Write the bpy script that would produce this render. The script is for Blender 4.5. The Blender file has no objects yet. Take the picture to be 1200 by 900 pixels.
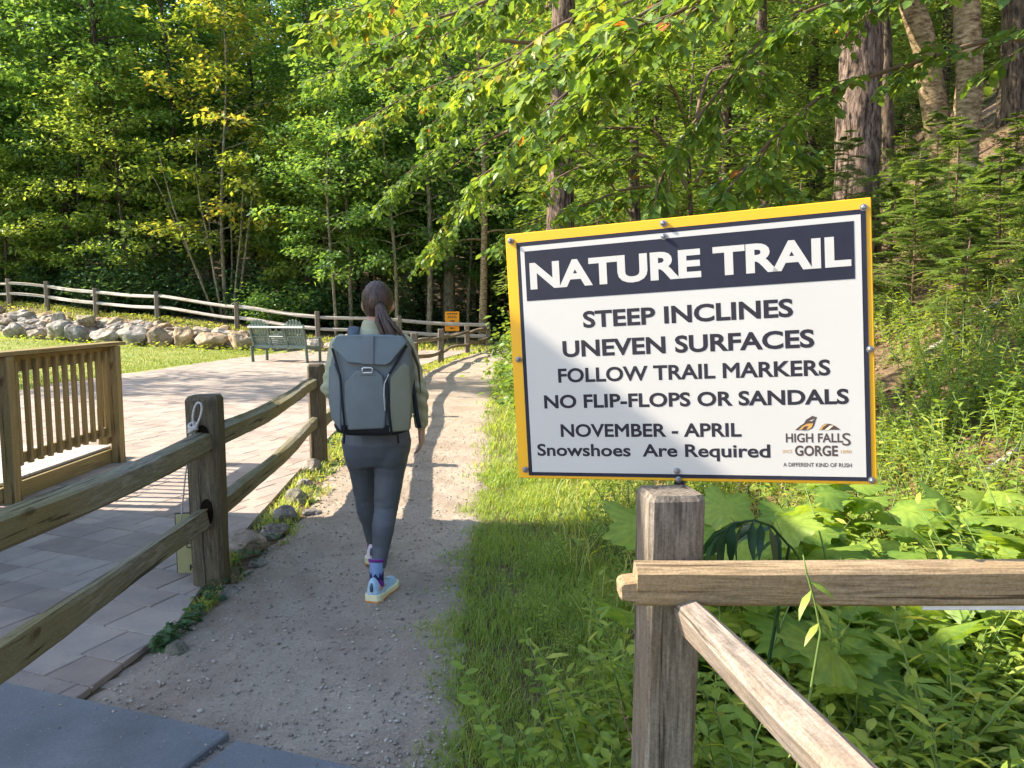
import bpy, bmesh, math, random
import numpy as np
from mathutils import Vector, Matrix, noise

R = math.radians
scn = bpy.context.scene
COL = scn.collection

# ------------------------------------------------------------------ camera
CAM_H = 1.55
F_PX = 901.0                       # focal length in pixels of a 1200 px wide frame
PITCH = math.atan(90 / F_PX)
cam = bpy.data.cameras.new('camera')
cam.sensor_width = 36.0
cam.lens = F_PX / 1200 * 36.0
cam.clip_start = 0.05
cam.clip_end = 600
cam_o = bpy.data.objects.new('camera', cam)
COL.objects.link(cam_o)
cam_o.location = (0, 0, CAM_H)
cam_o.rotation_euler = (math.pi / 2 - PITCH, 0, 0)
scn.camera = cam_o

# ------------------------------------------------------------------ light
SUN_EL, SUN_AZ = 36.5, 5.0         # sun to the left, slightly ahead
sd = Vector((-math.cos(R(SUN_AZ)) * math.cos(R(SUN_EL)), math.sin(R(SUN_AZ)) * math.cos(R(SUN_EL)), math.sin(R(SUN_EL))))
world = bpy.data.worlds.new('World')
scn.world = world
world.use_nodes = True
wn = world.node_tree
sky = wn.nodes.new('ShaderNodeTexSky')
sky.sky_type = 'NISHITA'
sky.sun_disc = False
sky.sun_elevation = R(SUN_EL)
sky.sun_rotation = math.atan2(sd.x, sd.y)
wn.links.new(sky.outputs[0], wn.nodes['Background'].inputs[0])
wn.nodes['Background'].inputs[1].default_value = 0.145
sun = bpy.data.lights.new('sun', 'SUN')
sun.energy = 4.4
sun.angle = R(0.42)
sun.color = (1.0, 0.89, 0.74)
sun_o = bpy.data.objects.new('sun', sun)
COL.objects.link(sun_o)
sun_o.location = (-20, 5, 30)
sun_o.rotation_euler = sd.to_track_quat('Z', 'Y').to_euler()

vs = scn.view_settings
vs.view_transform = 'Standard'
vs.look = 'None'
vs.gamma = 1
vs.exposure = 1.74
vs.use_curve_mapping = False
cy = scn.cycles
cy.max_bounces = 7
cy.diffuse_bounces = 4
cy.transmission_bounces = 5
cy.glossy_bounces = 2
cy.use_adaptive_sampling = True
cy.adaptive_threshold = 0.02
try:
    cy.use_denoising = True
    cy.denoiser = 'OPENIMAGEDENOISE'
except Exception:
    pass

rng = np.random.default_rng(7)
random.seed(7)


def at(px, py, y):
    """point seen at pixel (px, py) of the 1200x900 frame, y metres ahead"""
    u, v = (px - 600) / F_PX, (450 - py) / F_PX
    cp, sp = math.cos(PITCH), math.sin(PITCH)
    r = (u, cp + sp * v, -sp + cp * v)
    t = y / r[1]
    return Vector((r[0] * t, y, CAM_H + r[2] * t))


def gnd(px, py, z=0.0):
    u, v = (px - 600) / F_PX, (450 - py) / F_PX
    cp, sp = math.cos(PITCH), math.sin(PITCH)
    r = (u, cp + sp * v, -sp + cp * v)
    t = (z - CAM_H) / r[2]
    return Vector((r[0] * t, r[1] * t, z))


# ------------------------------------------------------------------ object helpers
def link(o, parent=None):
    COL.objects.link(o)
    if parent is not None:
        o.parent = parent
    return o


def tag(o, label=None, cat=None, group=None, kind=None):
    if label: o['label'] = label
    if cat: o['category'] = cat
    if group: o['group'] = group
    if kind: o['kind'] = kind
    return o


def thing(name, label, cat, loc=(0, 0, 0), rz=0.0, group=None):
    o = bpy.data.objects.new(name, None)
    o.empty_display_size = 0.2
    o.location = loc
    o.rotation_euler = (0, 0, rz)
    link(o)
    return tag(o, label, cat, group)


def dup(root, loc, rz=0.0, scale=1.0, label=None, tilt=(0, 0)):
    r = root.copy()
    COL.objects.link(r)
    r.location = loc
    r.rotation_euler = (tilt[0], tilt[1], rz)
    r.scale = (scale, scale, scale) if not isinstance(scale, tuple) else scale
    if label: r['label'] = label
    for ch in list(root.children):
        c = ch.copy()
        COL.objects.link(c)
        c.parent = r
        for g in list(ch.children):
            d = g.copy()
            COL.objects.link(d)
            d.parent = c
    return r


def obj(name, mesh, m=None, parent=None, smooth=True):
    if m is not None and len(mesh.materials) == 0:
        mesh.materials.append(m)
    if smooth and len(mesh.polygons):
        mesh.polygons.foreach_set('use_smooth', np.ones(len(mesh.polygons), bool))
    o = bpy.data.objects.new(name, mesh)
    return link(o, parent)


def np_mesh(name, V, Fc, rnd=None):
    """V (n,3); Fc (m,k) uniform face size"""
    V = np.asarray(V, np.float32)
    Fc = np.asarray(Fc, np.int32)
    me = bpy.data.meshes.new(name)
    me.vertices.add(len(V))
    me.vertices.foreach_set('co', V.ravel())
    m, k = Fc.shape
    me.loops.add(m * k)
    me.loops.foreach_set('vertex_index', Fc.ravel())
    me.polygons.add(m)
    me.polygons.foreach_set('loop_start', np.arange(0, m * k, k, dtype=np.int32))
    if rnd is not None:
        a = me.attributes.new('rnd', 'FLOAT', 'POINT')
        a.data.foreach_set('value', np.asarray(rnd, np.float32))
    me.update(calc_edges=True)
    return me


class MB:
    def __init__(s):
        s.v, s.f, s.r = [], [], []

    def add(s, verts, faces, rnd=0.5):
        b = len(s.v)
        s.v.extend([tuple(v) for v in verts])
        s.f.extend([tuple(b + i for i in f) for f in faces])
        s.r.extend([rnd] * len(verts))

    def box(s, c, size, M=None, rnd=0.5):
        x, y, z = (d / 2 for d in size)
        vv = [Vector((sx * x, sy * y, sz * z)) for sz in (-1, 1) for sx, sy in ((-1, -1), (1, -1), (1, 1), (-1, 1))]
        if M is not None:
            vv = [M @ v for v in vv]
        c = Vector(c)
        s.add([v + c for v in vv], [(3, 2, 1, 0), (4, 5, 6, 7), (0, 1, 5, 4), (1, 2, 6, 5), (2, 3, 7, 6), (3, 0, 4, 7)], rnd)

    def loft(s, rings, cap=True, rnd=0.5):
        n = len(rings[0])
        b = len(s.v)
        for rg in rings:
            s.v.extend([tuple(p) for p in rg])
            s.r.extend([rnd] * n)
        for i in range(len(rings) - 1):
            for j in range(n):
                a, c = b + i * n + j, b + i * n + (j + 1) % n
                s.f.append((a, c, c + n, a + n))
        if cap:
            s.f.append(tuple(b + j for j in reversed(range(n))))
            s.f.append(tuple(b + (len(rings) - 1) * n + j for j in range(n)))

    def tube(s, pts, rad, n=8, rnd=0.5, flat=1.0, up=None, cap=True):
        pts = [Vector(p) for p in pts]
        if not hasattr(rad, '__len__'):
            rad = [rad] * len(pts)
        rings = []
        t0 = (pts[1] - pts[0]).normalized()
        u = Vector(up) if up is not None else (Vector((0, 0, 1)) if abs(t0.z) < 0.9 else Vector((0, 1, 0)))
        for i, p in enumerate(pts):
            t = (pts[min(i + 1, len(pts) - 1)] - pts[max(i - 1, 0)]).normalized()
            a = t.cross(u)
            if a.length < 1e-5: a = t.orthogonal()
            a.normalize()
            b = a.cross(t).normalized()
            u = b
            rings.append([p + a * (math.cos(2 * math.pi * k / n) * rad[i]) + b * (math.sin(2 * math.pi * k / n) * rad[i] * flat) for k in range(n)])
        s.loft(rings, cap, rnd)

    def ell(s, c, r, M=None, nu=16, nv=10, rnd=0.5):
        rings = []
        for i in range(nv + 1):
            th = math.pi * (0.02 + 0.96 * i / nv)
            rg = []
            for k in range(nu):
                ph = -2 * math.pi * k / nu
                v = Vector((r[0] * math.sin(th) * math.cos(ph), r[1] * math.sin(th) * math.sin(ph), r[2] * math.cos(th)))
                if M is not None: v = M @ v
                rg.append(v + Vector(c))
            rings.append(rg)
        s.loft(rings, True, rnd)

    def mesh(s, name, bevel=0.0, seg=1):
        me = bpy.data.meshes.new(name)
        me.from_pydata(s.v, [], s.f)
        a = me.attributes.new('rnd', 'FLOAT', 'POINT')
        a.data.foreach_set('value', np.asarray(s.r, np.float32))
        if bevel:
            bm = bmesh.new()
            bm.from_mesh(me)
            bmesh.ops.recalc_face_normals(bm, faces=bm.faces)
            es = [e for e in bm.edges if len(e.link_faces) == 2 and e.calc_face_angle(0) > 0.6]
            bmesh.ops.bevel(bm, geom=es, offset=bevel, segments=seg, affect='EDGES', profile=0.5)
            bm.to_mesh(me)
            bm.free()
        else:
            bm = bmesh.new()
            bm.from_mesh(me)
            bmesh.ops.recalc_face_normals(bm, faces=bm.faces)
            bm.to_mesh(me)
            bm.free()
        me.update()
        return me

    def build(s, name, m, parent=None, bevel=0.0, seg=1, smooth=False):
        return obj(name, s.mesh(name, bevel, seg), m, parent, smooth)


def remeshed(mb, name, voxel=0.008, smooth=4, disp=None):
    """one continuous surface out of overlapping lofts"""
    me = mb.mesh(name)
    o = bpy.data.objects.new('tmp', me)
    COL.objects.link(o)
    md = o.modifiers.new('r', 'REMESH')
    md.mode = 'VOXEL'
    md.voxel_size = voxel
    ms = o.modifiers.new('s', 'SMOOTH')
    ms.iterations = smooth
    ms.factor = 0.5
    dg = bpy.context.evaluated_depsgraph_get()
    ev = o.evaluated_get(dg)
    out = bpy.data.meshes.new_from_object(ev)
    out.name = name
    bpy.data.objects.remove(o)
    if disp is not None:
        for v in out.vertices:
            v.co += v.normal * disp(v.co)
    return out


# ------------------------------------------------------------------ materials
def nmat(name):
    m = bpy.data.materials.new(name)
    m.use_nodes = True
    nt = m.node_tree
    return m, nt, nt.nodes['Principled BSDF']


def ramp(nt, fac, stops):
    n = nt.nodes.new('ShaderNodeValToRGB')
    e = n.color_ramp.elements
    while len(e) < len(stops): e.new(0.5)
    for i, (p, c) in enumerate(stops):
        e[i].position = p
        e[i].color = (*c, 1)
    nt.links.new(fac, n.inputs[0])
    return n.outputs[0]


def noise_n(nt, scale, detail=4, vec=None, rough=0.6, stretch=None, coord='Object'):
    t = nt.nodes.new('ShaderNodeTexNoise')
    t.inputs['Scale'].default_value = scale
    t.inputs['Detail'].default_value = detail
    t.inputs['Roughness'].default_value = rough
    if vec is None:
        vec = nt.nodes.new('ShaderNodeTexCoord').outputs[coord]
    if stretch is not None:
        mp = nt.nodes.new('ShaderNodeMapping')
        mp.inputs['Scale'].default_value = stretch
        nt.links.new(vec, mp.inputs[0])
        vec = mp.outputs[0]
    nt.links.new(vec, t.inputs['Vector'])
    return t.outputs[0]


def bump(nt, bsdf, h, strength=0.3, dist=0.01):
    b = nt.nodes.new('ShaderNodeBump')
    b.inputs['Strength'].default_value = strength
    b.inputs['Distance'].default_value = dist
    nt.links.new(h, b.inputs['Height'])
    nt.links.new(b.outputs[0], bsdf.inputs['Normal'])


def mix(nt, a, b, fac, mode='MIX'):
    n = nt.nodes.new('ShaderNodeMix')
    n.data_type = 'RGBA'
    n.blend_type = mode
    for sock, val in ((n.inputs[0], fac), (n.inputs[6], a), (n.inputs[7], b)):
        if hasattr(val, 'is_output'):
            nt.links.new(val, sock)
        elif isinstance(val, (int, float)):
            sock.default_value = val
        else:
            sock.default_value = (*val, 1)
    return n.outputs[2]


def attr(nt, name='rnd'):
    a = nt.nodes.new('ShaderNodeAttribute')
    a.attribute_name = name
    return a.outputs['Fac']


def plain(name, c, rough=0.6, spec=0.4, metal=0.0, var=0.15, scale=12, bmp=0.0):
    m, nt, b = nmat(name)
    n = noise_n(nt, scale, 5)
    lo = tuple(x * (1 - var) for x in c)
    hi = tuple(min(1, x * (1 + var)) for x in c)
    nt.links.new(ramp(nt, n, [(0.3, lo), (0.7, hi)]), b.inputs['Base Color'])
    b.inputs['Roughness'].default_value = rough
    b.inputs['Specular IOR Level'].default_value = spec
    b.inputs['Metallic'].default_value = metal
    if bmp: bump(nt, b, n, bmp, 0.005)
    return m


def leaf_mat(name, stops, trans=0.45, rough=0.45, tint=(1.5, 1.35, 0.6), spec=0.35):
    m, nt, b = nmat(name)
    c = ramp(nt, attr(nt), stops)
    c = mix(nt, c, ramp(nt, noise_n(nt, 45, 3), [(0.3, (0.78, 0.80, 0.8)), (0.7, (1.2, 1.18, 1.1))]), 0.8, 'MULTIPLY')
    nt.links.new(c, b.inputs['Base Color'])
    b.inputs['Roughness'].default_value = rough
    b.inputs['Specular IOR Level'].default_value = spec
    tr = nt.nodes.new('ShaderNodeBsdfTranslucent')
    nt.links.new(mix(nt, c, tint, 1.0, 'MULTIPLY'), tr.inputs['Color'])
    mx = nt.nodes.new('ShaderNodeMixShader')
    mx.inputs[0].default_value = trans
    nt.links.new(b.outputs[0], mx.inputs[1])
    nt.links.new(tr.outputs[0], mx.inputs[2])
    nt.links.new(mx.outputs[0], nt.nodes['Material Output'].inputs[0])
    return m


def wood_mat(name, cols, axis='X', grain=60, rough=0.8, bstr=0.5, crack=True, moss=None):
    m, nt, b = nmat(name)
    st = {'X': (0.085, 1, 1), 'Y': (1, 0.085, 1), 'Z': (1, 1, 0.085)}[axis]
    g = noise_n(nt, grain, 6, stretch=st)
    big = noise_n(nt, 3.0, 4, stretch=tuple(0.35 if s < 1 else 1 for s in st))
    c = ramp(nt, g, [(0.28, cols[0]), (0.5, cols[1]), (0.72, cols[2])])
    c2 = mix(nt, c, cols[3], ramp(nt, big, [(0.42, (0, 0, 0)), (0.68, (1, 1, 1))]))
    if moss:
        mo = noise_n(nt, 9.0, 5, stretch=tuple(0.3 if s < 1 else 1 for s in st))
        c2 = mix(nt, c2, moss, ramp(nt, mo, [(0.5, (0, 0, 0)), (0.72, (0.8, 0.8, 0.8))]))
    ck = noise_n(nt, 30, 4, stretch=tuple(0.32 * s if s < 1 else s for s in st))
    ckr = ramp(nt, ck, [(0.36, (0.16, 0.14, 0.12)), (0.40, (1, 1, 1))])
    c2 = mix(nt, c2, ckr, 0.85, 'MULTIPLY')
    kn = noise_n(nt, 7, 2, stretch=tuple(0.5 if s < 1 else 1 for s in st))
    c2 = mix(nt, c2, ramp(nt, kn, [(0.27, (0.35, 0.28, 0.2)), (0.32, (1, 1, 1))]), 0.8, 'MULTIPLY')
    c2 = mix(nt, c2, ramp(nt, noise_n(nt, 160, 3), [(0.35, (0.72, 0.72, 0.72)), (0.65, (1.2, 1.2, 1.2))]), 0.7, 'MULTIPLY')
    nt.links.new(c2, b.inputs['Base Color'])
    b.inputs['Roughness'].default_value = rough
    b.inputs['Specular IOR Level'].default_value = 0.25
    hh = mix(nt, g, ckr, 0.5, 'MULTIPLY')
    bump(nt, b, hh, bstr, 0.006)
    return m


def bark_mat(name, cols, scale=9, vert=0.22, bstr=0.9):
    m, nt, b = nmat(name)
    g = noise_n(nt, scale, 7, stretch=(1, 1, vert), rough=0.65)
    l = noise_n(nt, 2.2, 3)
    c = ramp(nt, g, [(0.40, cols[0]), (0.50, cols[1]), (0.62, cols[2])])
    c = mix(nt, c, cols[3], ramp(nt, l, [(0.45, (0, 0, 0)), (0.75, (0.7, 0.7, 0.7))]))
    nt.links.new(c, b.inputs['Base Color'])
    b.inputs['Roughness'].default_value = 0.9
    b.inputs['Specular IOR Level'].default_value = 0.2
    bump(nt, b, g, bstr, 0.06)
    return m


M = {}
M['leaf_beech'] = leaf_mat('leaf_beech', [(0.0, (0.066, 0.138, 0.029)), (0.45, (0.138, 0.240, 0.044)), (0.85, (0.228, 0.324, 0.061)), (0.965, (0.336, 0.336, 0.061)), (0.985, (0.500, 0.324, 0.061)), (1.0, (0.456, 0.168, 0.041))], 0.48)
M['leaf_maple'] = leaf_mat('leaf_maple', [(0.0, (0.075, 0.165, 0.054)), (0.5, (0.160, 0.300, 0.081)), (1.0, (0.300, 0.430, 0.108))], 0.48)
M['leaf_edge'] = leaf_mat('leaf_edge', [(0.0, (0.110, 0.190, 0.053)), (0.5, (0.230, 0.330, 0.076)), (1.0, (0.400, 0.460, 0.114))], 0.55)
M['leaf_autumn'] = leaf_mat('leaf_autumn', [(0.0, (0.100, 0.170, 0.038)), (0.4, (0.220, 0.300, 0.053)), (0.70, (0.340, 0.360, 0.068)), (0.9, (0.500, 0.400, 0.090)), (1.0, (0.560, 0.270, 0.045))], 0.5)
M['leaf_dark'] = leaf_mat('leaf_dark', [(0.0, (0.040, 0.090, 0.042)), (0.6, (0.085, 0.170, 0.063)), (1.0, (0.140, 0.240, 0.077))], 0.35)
M['needle'] = leaf_mat('needle', [(0.0, (0.07, 0.14, 0.055)), (0.5, (0.17, 0.27, 0.08)), (1.0, (0.34, 0.42, 0.10))], 0.42)
M['leaf_big'] = leaf_mat('leaf_big', [(0.0, (0.11, 0.21, 0.045)), (0.5, (0.19, 0.31, 0.055)), (1.0, (0.32, 0.42, 0.07))], 0.5)
M['leaf_weed'] = leaf_mat('leaf_weed', [(0.0, (0.13, 0.22, 0.04)), (0.5, (0.26, 0.37, 0.06)), (0.85, (0.40, 0.45, 0.085)), (1.0, (0.52, 0.44, 0.12))], 0.5)
M['leaf_lily'] = leaf_mat('leaf_lily', [(0.0, (0.02, 0.06, 0.025)), (1.0, (0.04, 0.10, 0.035))], 0.2, 0.35)
M['grass'] = leaf_mat('grass', [(0.0, (0.17, 0.26, 0.06)), (0.45, (0.30, 0.41, 0.09)), (0.8, (0.45, 0.48, 0.13)), (1.0, (0.58, 0.48, 0.24))], 0.5, 0.5)
M['lawn_blade'] = leaf_mat('lawn_blade', [(0.0, (0.14, 0.2, 0.025)), (0.6, (0.22, 0.27, 0.035)), (1.0, (0.36, 0.33, 0.08))], 0.3, 0.6)
M['dry'] = leaf_mat('dry', [(0.0, (0.16, 0.09, 0.045)), (0.5, (0.28, 0.17, 0.085)), (1.0, (0.42, 0.30, 0.17))], 0.15, 0.8, tint=(1, 1, 1))
M['bark_grey'] = bark_mat('bark_grey', [(0.022, 0.015, 0.010), (0.085, 0.06, 0.042), (0.16, 0.122, 0.09), (0.095, 0.08, 0.05)], 16)
M['bark_thin'] = bark_mat('bark_thin', [(0.10, 0.08, 0.05), (0.22, 0.185, 0.125), (0.33, 0.285, 0.2), (0.2, 0.19, 0.12)], 14, 0.4, 0.4)
M['bark_rough'] = bark_mat('bark_rough', [(0.018, 0.012, 0.009), (0.13, 0.09, 0.068), (0.27, 0.20, 0.155), (0.12, 0.085, 0.062)], 20, 0.2, 1.0)
M['bark_birch'] = bark_mat('bark_birch', [(0.10, 0.065, 0.035), (0.27, 0.195, 0.105), (0.43, 0.335, 0.20), (0.17, 0.135, 0.06)], 8, 2.6, 0.45)
M['twig'] = plain('twig', (0.16, 0.11, 0.07), 0.8, 0.2)
M['stem'] = plain('stem', (0.13, 0.2, 0.05), 0.6, 0.3)
M['stem_red'] = plain('stem_red', (0.17, 0.09, 0.05), 0.6, 0.3)
M['post_dark'] = wood_mat('post_dark', [(0.04, 0.032, 0.022), (0.105, 0.085, 0.055), (0.175, 0.145, 0.095), (0.11, 0.088, 0.042)], 'Z', 110)
M['post_grey'] = wood_mat('post_grey', [(0.06, 0.05, 0.04), (0.165, 0.138, 0.108), (0.27, 0.235, 0.19), (0.18, 0.132, 0.078)], 'Z', 120)
M['rail_olive'] = wood_mat('rail_olive', [(0.085, 0.076, 0.052), (0.20, 0.183, 0.132), (0.33, 0.31, 0.245), (0.20, 0.178, 0.09)], 'X', 90, moss=(0.15, 0.138, 0.06))
M['rail_grey'] = wood_mat('rail_grey', [(0.085, 0.07, 0.057), (0.205, 0.175, 0.145), (0.31, 0.275, 0.235), (0.23, 0.17, 0.115)], 'X', 110)
M['rail_warm'] = wood_mat('rail_warm', [(0.09, 0.062, 0.036), (0.27, 0.20, 0.12), (0.42, 0.32, 0.20), (0.30, 0.21, 0.11)], 'X', 130, bstr=0.9)
M['rail_far'] = wood_mat('rail_far', [(0.26, 0.235, 0.21), (0.46, 0.42, 0.375), (0.6, 0.56, 0.5), (0.42, 0.37, 0.3)], 'X', 40)
M['cedar_z'] = wood_mat('cedar_z', [(0.16, 0.12, 0.055), (0.255, 0.195, 0.09), (0.34, 0.265, 0.135), (0.26, 0.20, 0.08)], 'Z', 40, 0.65, 0.2)
M['cedar_y'] = wood_mat('cedar_y', [(0.16, 0.12, 0.055), (0.255, 0.195, 0.09), (0.34, 0.265, 0.135), (0.26, 0.20, 0.08)], 'Y', 40, 0.65, 0.2)
M['deck_grey'] = wood_mat('deck_grey', [(0.3, 0.29, 0.28), (0.45, 0.43, 0.41), (0.6, 0.57, 0.54), (0.46, 0.43, 0.4)], 'X', 30, 0.8, 0.2)
M['hole_shade'] = plain('hole_shade', (0.012, 0.009, 0.006), 0.95, 0.05)  # near black stands in for the shade inside openings
M['buckle'] = plain('buckle', (0.6, 0.6, 0.6), 0.4, 0.5, 0.6)
M['metal'] = plain('metal', (0.26, 0.26, 0.27), 0.45, 0.5, 1.0, 0.1, 40)
M['metal_black'] = plain('metal_black', (0.02, 0.02, 0.022), 0.45, 0.5)
M['white_metal'] = plain('white_metal', (0.75, 0.76, 0.8), 0.4, 0.5)
M['yellow'] = plain('yellow', (0.72, 0.37, 0.004), 0.42, 0.5, 0, 0.04, 5)
M['orange'] = plain('orange', (0.85, 0.33, 0.01), 0.5, 0.4, 0, 0.05, 5)
M['navy'] = plain('navy', (0.016, 0.018, 0.032), 0.55, 0.2, 0, 0.12, 18)
M['ink'] = plain('ink', (0.022, 0.020, 0.028), 0.55, 0.2, 0, 0.05)
M['white'] = plain('white', (0.47, 0.46, 0.435), 0.38, 0.45, 0, 0.025, 4)
M['logo_brown'] = plain('logo_brown', (0.06, 0.04, 0.035), 0.45, 0.4)
M['logo_amber'] = plain('logo_amber', (0.45, 0.26, 0.07), 0.45, 0.4)
M['logo_pale'] = plain('logo_pale', (0.82, 0.62, 0.40), 0.45, 0.4)
M['green_paint'] = plain('green_paint', (0.125, 0.17, 0.14), 0.5, 0.4, 0, 0.15, 6)
M['pale_and_sunlit'] = plain('pale_and_sunlit', (0.5, 0.54, 0.5), 0.5, 0.4, 0, 0.08, 6)  # pale parts, and sunlight coloured into the bench top bar
M['rope'] = plain('rope', (0.5, 0.47, 0.43), 0.9, 0.1, 0, 0.3, 120)
M['tan_sign'] = plain('tan_sign', (0.36, 0.33, 0.15), 0.55, 0.3, 0, 0.1, 8)


def rock_mat(name, a, b_, c_, sc=3.0):
    m, nt, b = nmat(name)
    n = noise_n(nt, sc, 8, rough=0.7)
    n2 = noise_n(nt, sc * 6, 5)
    oi = nt.nodes.new('ShaderNodeObjectInfo')
    c = ramp(nt, n, [(0.32, a), (0.5, b_), (0.68, c_)])
    c = mix(nt, c, (0.55, 0.5, 0.45), 0.25, 'OVERLAY')
    v = ramp(nt, oi.outputs['Random'], [(0.0, (0.72, 0.72, 0.74)), (0.5, (1, 0.97, 0.92)), (1.0, (1.15, 1.0, 0.84))])
    c = mix(nt, c, v, 1.0, 'MULTIPLY')
    nt.links.new(c, b.inputs['Base Color'])
    b.inputs['Roughness'].default_value = 0.85
    b.inputs['Specular IOR Level'].default_value = 0.25
    bump(nt, b, mix(nt, n, n2, 0.5), 0.7, 0.05)
    return m


M['rock'] = rock_mat('rock', (0.13, 0.12, 0.11), (0.29, 0.275, 0.255), (0.44, 0.42, 0.39))
M['rock_tan'] = rock_mat('rock_tan', (0.15, 0.115, 0.08), (0.33, 0.26, 0.185), (0.45, 0.38, 0.30))
M['rock_moss'] = rock_mat('rock_moss', (0.13, 0.14, 0.07), (0.26, 0.255, 0.2), (0.4, 0.38, 0.33), 9.0)

# ground, path, lawn, patio, slab
m, nt, b = nmat('forest_soil')
n1 = noise_n(nt, 0.9, 8, rough=0.7)
n2 = noise_n(nt, 26, 6, rough=0.75)
c = ramp(nt, n2, [(0.3, (0.05, 0.033, 0.02)), (0.48, (0.13, 0.078, 0.043)), (0.62, (0.22, 0.14, 0.08)), (0.75, (0.31, 0.21, 0.125))])
c = mix(nt, c, (0.16, 0.14, 0.05), ramp(nt, n1, [(0.45, (0, 0, 0)), (0.6, (0.6, 0.6, 0.6))]))
nt.links.new(c, b.inputs['Base Color'])
b.inputs['Roughness'].default_value = 0.95
bump(nt, b, n2, 1.0, 0.03)
M['soil'] = m

m, nt, b = nmat('gravel_path')
n1 = noise_n(nt, 1.6, 6, rough=0.65)
n2 = noise_n(nt, 75, 4, rough=0.8)
n3 = noise_n(nt, 9, 5, rough=0.7)
c = ramp(nt, n2, [(0.28, (0.25, 0.198, 0.15)), (0.5, (0.35, 0.286, 0.222)), (0.75, (0.47, 0.40, 0.325))])
c = mix(nt, c, (0.225, 0.172, 0.126), ramp(nt, n1, [(0.42, (0, 0, 0)), (0.66, (0.75, 0.75, 0.75))]))
c = mix(nt, c, (0.38, 0.32, 0.255), ramp(nt, n3, [(0.5, (0, 0, 0)), (0.7, (0.5, 0.5, 0.5))]))
nt.links.new(c, b.inputs['Base Color'])
b.inputs['Roughness'].default_value = 0.95
b.inputs['Specular IOR Level'].default_value = 0.15
bump(nt, b, mix(nt, n2, n3, 0.4), 0.8, 0.012)
M['gravel'] = m

m, nt, b = nmat('lawn_turf')
n1 = noise_n(nt, 0.5, 4)
n2 = noise_n(nt, 40, 3)
c = ramp(nt, n2, [(0.3, (0.12, 0.17, 0.025)), (0.7, (0.24, 0.28, 0.045))])
c = mix(nt, c, (0.32, 0.29, 0.08), ramp(nt, n1, [(0.45, (0, 0, 0)), (0.7, (0.6, 0.6, 0.6))]))
nt.links.new(c, b.inputs['Base Color'])
b.inputs['Roughness'].default_value = 0.9
M['lawn'] = m

m, nt, b = nmat('paver')
n1 = noise_n(nt, 4, 6, rough=0.7)
n2 = noise_n(nt, 60, 4)
c = ramp(nt, attr(nt), [(0.0, (0.29, 0.236, 0.196)), (0.35, (0.33, 0.274, 0.229)), (0.65, (0.345, 0.294, 0.252)), (1.0, (0.385, 0.33, 0.28))])
c = mix(nt, c, ramp(nt, n1, [(0.35, (0.78, 0.78, 0.80)), (0.65, (1.08, 1.04, 1.0))]), 1.0, 'MULTIPLY')
nt.links.new(c, b.inputs['Base Color'])
b.inputs['Roughness'].default_value = 0.8
b.inputs['Specular IOR Level'].default_value = 0.25
bump(nt, b, mix(nt, n1, n2, 0.5), 0.35, 0.008)
M['paver'] = m

m, nt, b = nmat('slab')
n1 = noise_n(nt, 2.2, 6, rough=0.6)
n2 = noise_n(nt, 120, 3)
c = ramp(nt, n1, [(0.3, (0.12, 0.128, 0.138)), (0.55, (0.165, 0.172, 0.182)), (0.72, (0.235, 0.237, 0.24))])
c = mix(nt, c, ramp(nt, n2, [(0.3, (0.8, 0.8, 0.8)), (0.7, (1.12, 1.12, 1.12))]), 1.0, 'MULTIPLY')
nt.links.new(c, b.inputs['Base Color'])
b.inputs['Roughness'].default_value = 0.6
bump(nt, b, n2, 0.25, 0.003)
M['slab'] = m

# ------------------------------------------------------------------ terrain
def sst(a, b, x):
    t = np.clip((x - a) / (b - a + 1e-9), 0, 1)
    return t * t * (3 - 2 * t)


BX = np.array([-60, -40, -21, -14, -8, -4, 0, 4]); BY = np.array([35, 33.5, 30.8, 28.6, 26.8, 26.9, 28, 28.5]); BZ = np.array([2.0, 1.2, .45, .12, 0, 0, 0, 0])
FX = np.array([-60, -40, -21.1, -19.3, -16.8, -14, -10.5, -7.2, -4.2, -.9, 4]); FY = np.array([38, 36, 32.5, 32, 31, 30.3, 29.5, 28.5, 28.8, 29.2, 29.6]); FZ = np.array([3, 2.4, 1.62, 1.5, 1.2, 1.05, .63, .28, .12, 0, 0])


def smooth_noise(x, y):
    return (np.sin(x * 1.7 + 1.3 * np.sin(y * 1.1)) * np.cos(y * 1.3 + np.sin(x * .9)) + 0.5 * np.sin(x * 4.1 + y * 3.3) * np.cos(y * 4.7 - x * 2.2) + 0.25 * np.sin(x * 9.3 - y * 7.1) * np.cos(y * 10.2 + x * 6.6)) / 1.75


def terrain(x, y):
    x = np.asarray(x, float); y = np.asarray(y, float)
    yb, zb = np.interp(x, BX, BY), np.interp(x, BX, BZ)
    yf, zf = np.interp(x, FX, FY), np.interp(x, FX, FZ)
    z = zb * sst(14, yb, y)
    z = np.where(y > yb, zb + (zf - zb) * np.clip((y - yb) / (yf - yb), 0, 1), z)
    z = np.where(y > yf, zf + .03 * (y - yf) + .32 * np.maximum(0, y - 50), z)
    x0 = 1.25 + .10 * np.maximum(0, y - 17)
    d = np.maximum(0, x - x0)
    zr = np.minimum(.62 * (np.sqrt(d * d + .25) - .5), 26)
    z = np.maximum(z, 0) + zr
    rough = .07 * sst(1.0, 2.5, x) + .05 * sst(0, 2, y - yf)
    return z + rough * smooth_noise(x * 1.3, y * 1.3)


def tz(x, y):
    return float(terrain(x, y))


def axis(parts):
    a = []
    for lo, hi, st in parts:
        a.extend(np.arange(lo, hi - 1e-6, st))
    a.append(parts[-1][1])
    return np.array(a)


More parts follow.
